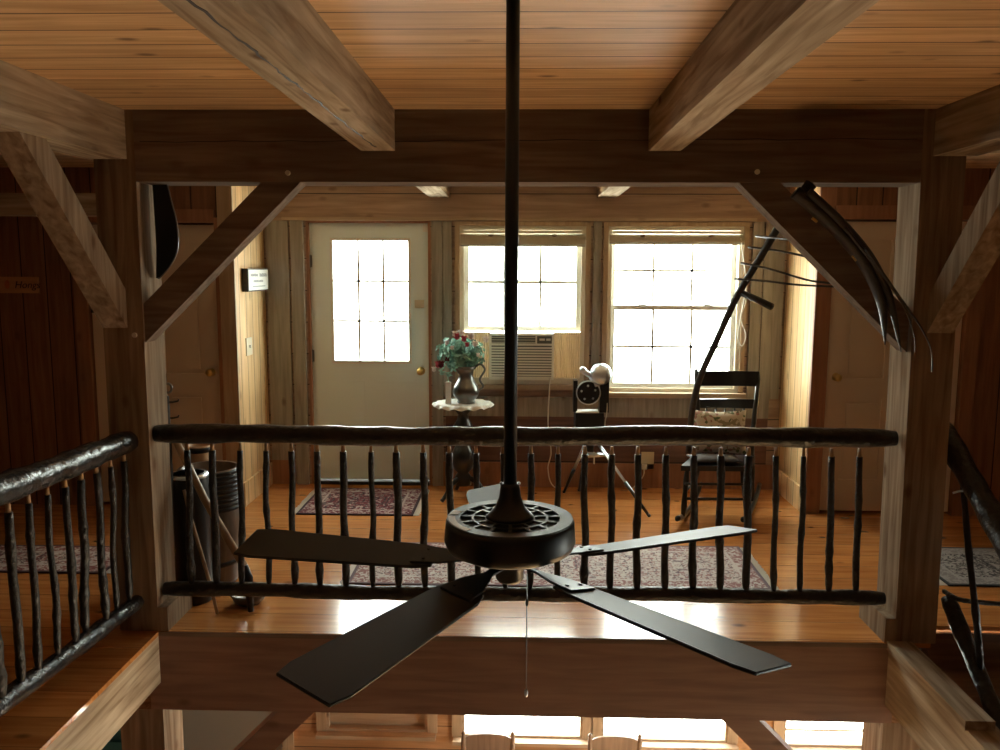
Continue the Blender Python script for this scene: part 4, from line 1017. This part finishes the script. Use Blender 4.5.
# ================================================================== CORNER ANTIQUES
bX, bY = P(213, 560, Y=4.2).x, 4.2
BR = thing('wooden_barrel', 'hooped dark stave barrel with open top in the left corner behind the railing', 'barrel', (bX, bY, 0))
zt_ = P(215, 467, Y=4.2).z
def barrel_profile(zt, r0, r1, rt): return [(0, .005), (r0, .005), (r0, .0), (r0+.006, .02), (r1, zt*.45), (rt, zt), (rt-.016, zt), (rt-.03, zt*.3), (0, zt*.28)]
bm = bmesh.new(); lathe(bm, barrel_profile(zt_, .125, .165, .150), bX, bY, 40); obj('staves', bm, 'stave', BR, smooth=True)
for k in range(9):
    z = zt_-.012-k*.024; rr_ = .150+.015*(1-(z/zt_))*1.6+.004
    bm = bmesh.new(); lathe(bm, [(rr_-.006, z-.009), (rr_+.004, z-.009), (rr_+.007, z), (rr_+.004, z+.009), (rr_-.006, z+.009)], bX, bY, 40, closed=True); obj('hoop', bm, 'hoop', BR, smooth=True)
for z in (.12,):
    bm = bmesh.new(); lathe(bm, [(.137, z-.012), (.147, z-.012), (.150, z+.012), (.138, z+.012)], bX, bY, 40, closed=True); obj('hoop', bm, 'hoop', BR, smooth=True)
cX, cY = P(191, 560, Y=3.93).x+.012, 3.93
zc = P(190, 472, Y=3.9).z
CN = thing('black_can', 'tall black cylindrical can standing in front of the barrel by the left post', 'can', (cX, cY, 0))
bm = bmesh.new(); lathe(bm, [(0, 0), (.085, 0), (.09, .01), (.088, zc-.03), (.082, zc-.01), (0, zc-.01)], cX, cY, 36); obj('body', bm, 'blackcan', CN, smooth=True)
bm = bmesh.new(); lathe(bm, [(0, zc-.010), (.07, zc-.010), (.085, zc-.012), (.090, zc-.02), (.092, zc-.028), (.086, zc-.03)], cX, cY, 36); obj('lid', bm, 'steel', CN, smooth=True)
hX, hY = P(199, 450, Y=4.47).x, 4.47; zh = P(199, 445, Y=4.47).z
CH = thing('butter_churn', 'tall pale wooden churn with dark hoops standing behind the barrel', 'churn', (hX, hY, 0))
bm = bmesh.new(); lathe(bm, [(0, 0), (.125, 0), (.125, .02), (.08, zh-.12), (.07, zh), (.056, zh), (.06, zh-.2), (0, zh-.2)], hX, hY, 32); obj('staves', bm, 'churn', CH, smooth=True)
for z, r in ((zh-.02, .073), (zh-.17, .086), (.25, .122), (.05, .128)):
    bm = bmesh.new(); lathe(bm, [(r-.004, z-.014), (r+.003, z-.014), (r+.002, z+.014), (r-.005, z+.014)], hX, hY, 32, closed=True); obj('hoop', bm, 'hoop', CH, smooth=True)
# bowl on the floor between barrel and railing
wX, wY = P(243, 606, Z=.03).x, P(243, 606, Z=.03).y+.09
wX = P(232, 600, Y=4.0).x+.0
bm = bmesh.new(); q = P(238, 598, Z=0.0)
bm = bmesh.new(); lathe(bm, [(0, .003), (.05, .003), (.055, .0), (.075, .02), (.095, .06), (.09, .06), (.07, .028), (0, .018)], q.x+.075, 3.90, 32); tag(obj('round_bowl', bm, 'stave', None, smooth=True), 'dark round wooden bowl on the floor beside the barrel, below the bottom rail', 'bowl')
bpy.data.objects['round_bowl'].location = (0, 0, 0)
# tool handles leaning in the corner
bm = bmesh.new(); tube(bm, [P(176, 441, Y=3.83), P(205, 500, Y=3.80), P(244, 566, Y=3.76)], [.017, .018, .019], 12)
ah = tag(obj('tool_handle', bm, 'handle', None, smooth=True), 'thick pale tool handle leaning diagonally across the barrel', 'tool handle')
bm = bmesh.new(); tube(bm, [P(244, 566, Y=3.76), P(248, 578, Y=3.76), (P(250, 590, Y=3.77).x, 3.77, .012)], [.02, .024, .014], 10); obj('ferrule', bm, 'hoop', ah, smooth=True)
bm = bmesh.new(); g = P(190, 515, Y=3.77); e = P(212, 590, Y=3.745); tube(bm, [P(184, 490, Y=3.775), g, e, (e.x+.02, 3.745, .008)], [.008, .009, .009, .008], 8); tag(obj('walking_stick', bm, 'handle', None, smooth=True), 'thin pale stick leaning in the left corner in front of the black can', 'stick')
# hand-forged auger standing against the post
AG = thing('iron_auger', 'dark iron tool with a ring eye and side prongs rising beside the left post', 'tool', P(166, 470, Y=3.82))
bm = bmesh.new(); tube(bm, [P(173, 604, Y=3.83), P(170, 470, Y=3.80), P(168, 430, Y=3.80), P(167, 396, Y=3.80)], [.012, .014, .014, .010], 8); obj('shaft', bm, 'tine', AG)
bm = bmesh.new(); c = P(168, 388, Y=3.80); tube(bm, [c+Vector((math.cos(2*PI*k/20)*.018, 0, math.sin(2*PI*k/20)*.022)) for k in range(21)], .006, 8, cap=False); obj('ring_eye', bm, 'pewter', AG, smooth=True)
for py in (401, 417):
    bm = bmesh.new(); tube(bm, [P(166, py+1, Y=3.82), P(173, py+1, Y=3.80), P(178, py, Y=3.80), P(179, py-2, Y=3.80)], [.006, .005, .005, .003], 6); obj('prong', bm, 'hoop', AG, smooth=True)

# ================================================================== SIGNS
m0 = P(244.5, 280, X=AL+.02); m1 = P(265, 280, X=AL+.02)
s_z0, s_z1 = P(255, 291, X=AL+.02).z, P(255, 268.5, X=AL+.02).z
SG = thing('framed_notice', 'small white framed notice on the left alcove wall beside the entrance door', 'sign', (AL, (m0.y+m1.y)/2, s_z0))
bm = bmesh.new(); bx(bm, AL+.001, AL+.045, m0.y, m1.y, s_z0, s_z1); obj('frame', bm, 'tine', SG, 0.004)
bm = bmesh.new(); bx(bm, AL+.045, AL+.047, m0.y+.012, m1.y-.012, s_z0+.008, s_z1-.008); obj('paper', bm, 'paper', SG)
bm = bmesh.new(); L_ = m1.y-m0.y; H_ = s_z1-s_z0
random.seed(3)
for (r0, a, b, h, gap) in ((.72, .12, .42, .13, .05), (.72, .55, .9, .16, .04), (.45, .25, .45, .1, .05), (.45, .52, .72, .1, .05)):
    u = a
    while u < b: bx(bm, AL+.047, AL+.0478, m0.y+L_*u, m0.y+L_*(u+gap*.6), s_z0+H_*(r0-h/2), s_z0+H_*(r0+h/2*random.uniform(.5, 1))); u += gap
bx(bm, AL+.047, AL+.0478, m0.y+L_*.2, m0.y+L_*.82, s_z0+H_*.2, s_z0+H_*.23)
obj('lettering', bm, 'ink', SG)
sw0 = P(246, 356, X=AL); sw1 = P(251, 337, X=AL)
bm = bmesh.new(); bx(bm, AL, AL+.008, sw0.y, sw1.y, sw0.z, sw1.z); sw = tag(obj('light_switch', bm, 'outlet', None, .002), 'almond light switch plate on the left alcove wall', 'light switch')
bm = bmesh.new(); bx(bm, AL+.008, AL+.018, (sw0.y+sw1.y)/2-.006, (sw0.y+sw1.y)/2+.006, (sw0.z+sw1.z)/2-.01, (sw0.z+sw1.z)/2+.01); obj('toggle', bm, 'paper', sw)
q0 = P(-4, 293, Y=YO-.02); q1 = P(37, 277, Y=YO-.02)
PQ = thing('wooden_plaque', 'small wooden plaque with dark script on the dark left panel wall', 'sign', (q0.x, YO, q0.z))
bm = bmesh.new(); bx(bm, q0.x, q1.x, YO-.02, YO, q0.z, q1.z); obj('board', bm, 'plaque', PQ, .003)
tcu = bpy.data.curves.new('lettering', 'FONT'); tcu.body = 'Hongs'; tcu.size = .068; tcu.extrude = .001; tcu.shear = .25
tmp = bpy.data.objects.new('tmp', tcu); C.objects.link(tmp); bpy.context.view_layer.update()
me = bpy.data.meshes.new_from_object(tmp); bpy.data.objects.remove(tmp)
lt = bpy.data.objects.new('lettering', me); C.objects.link(lt); me.materials.append(M['inkd'])
T = Matrix.Translation((P(16.5, 290, Y=YO).x, YO-.021, P(16.5, 288, Y=YO).z)) @ Matrix.Rotation(PI/2, 4, 'X'); me.transform(T)
lt.parent = PQ; lt.matrix_parent_inverse = Matrix.Translation(-Vector(PQ.location))
bm = bmesh.new(); c = P(7, 284.5, Y=YO-.021); ball(bm, (c.x, YO-.02, c.z), .03, (.6, .1, 1)); obj('painted_flower', bm, 'orange', PQ, smooth=True)

# ================================================================== STOREY BELOW
def low_chair(cx, cy, label):
    t = thing('dining_chair', label, 'chair', (cx, cy, LF), 'dining chairs below')
    ht = P(486, 731, Y=cy).z; w = .185; zs = LF+.45
    for s in (-1, 1):
        bm = bmesh.new(); tube(bm, [(cx+s*(w-.01), cy, LF), (cx+s*(w-.01), cy, zs), (cx+s*w, cy+.0, ht-.07), (cx+s*w, cy, ht-.03), (cx+s*w, cy, ht-.02), (cx+s*w, cy, ht)], [.018, .02, .018, .012, .017, .004], 10); obj('back_post', bm, 'chairwood', t, smooth=True)
        bm = bmesh.new(); tube(bm, [(cx+s*.19, cy-.38, LF), (cx+s*.19, cy-.38, zs-.02)], [.016, .022], 10); obj('leg', bm, 'chairwood', t, smooth=True)
    for zc, hh in ((ht-.12, .13), (ht-.30, .06), (ht-.44, .06)):
        n = 14; lo = []; hi = []
        for i in range(n+1): u = i/n; x = cx-w+.012+(2*w-.024)*u; lo.append((x, zc-hh/2)); hi.append((x, zc+hh/2+.035*math.sin(PI*u)**.5*(1 if zc > ht-.2 else .3)))
        bm = bmesh.new(); prism(bm, lo+hi[::-1], 'Y', cy-.008, cy+.008); obj('back_slat', bm, 'chairwood', t)
    bm = bmesh.new(); bx(bm, cx-.22, cx+.22, cy-.40, cy+.02, zs-.03, zs); obj('seat', bm, 'chairwood', t, .01)
    bm = bmesh.new(); tube(bm, [(cx-.19, cy-.38, LF+.2), (cx+.19, cy-.38, LF+.2)], .01, 8); obj('stretcher', bm, 'chairwood', t, smooth=True)
ca = P(488, 735, Y=5.75); low_chair(ca.x, 5.75, 'brown ladder-back chair below the loft, top showing under the fan, the left one')
cb_ = P(615, 735, Y=5.75); low_chair(cb_.x, 5.75, 'brown ladder-back chair below the loft, in front of the wider bright window')
tq = P(100, 720, Y=5.2)
TQ = thing('cupboard', 'dark teal cupboard on the storey below, glimpsed under the left gallery', 'cupboard', (-2.9, 4.9, LF))
bm = bmesh.new(); bx(bm, -3.45, -2.35, 4.7, 5.15, LF+.06, -1.2); bx(bm, -3.48, -2.32, 4.67, 5.18, -1.2, -1.17); obj('body', bm, 'teal', TQ, .006)
for x in (-3.42, -2.89):
    bm = bmesh.new(); bx(bm, x, x+.51, 4.68, 4.70, LF+.1, -1.25); dd = obj('door', bm, 'teal', TQ, .004)
    bm = bmesh.new(); ball(bm, (x+(.46 if x < -3 else .05), 4.665, -1.8), .015); obj('knob', bm, 'brass', dd, smooth=True)
for x in (-3.4, -2.4):
    for y in (4.75, 5.1):
        bm = bmesh.new(); tube(bm, [(x, y, LF), (x, y, LF+.07)], .025, 10); obj('foot', bm, 'teal', TQ)
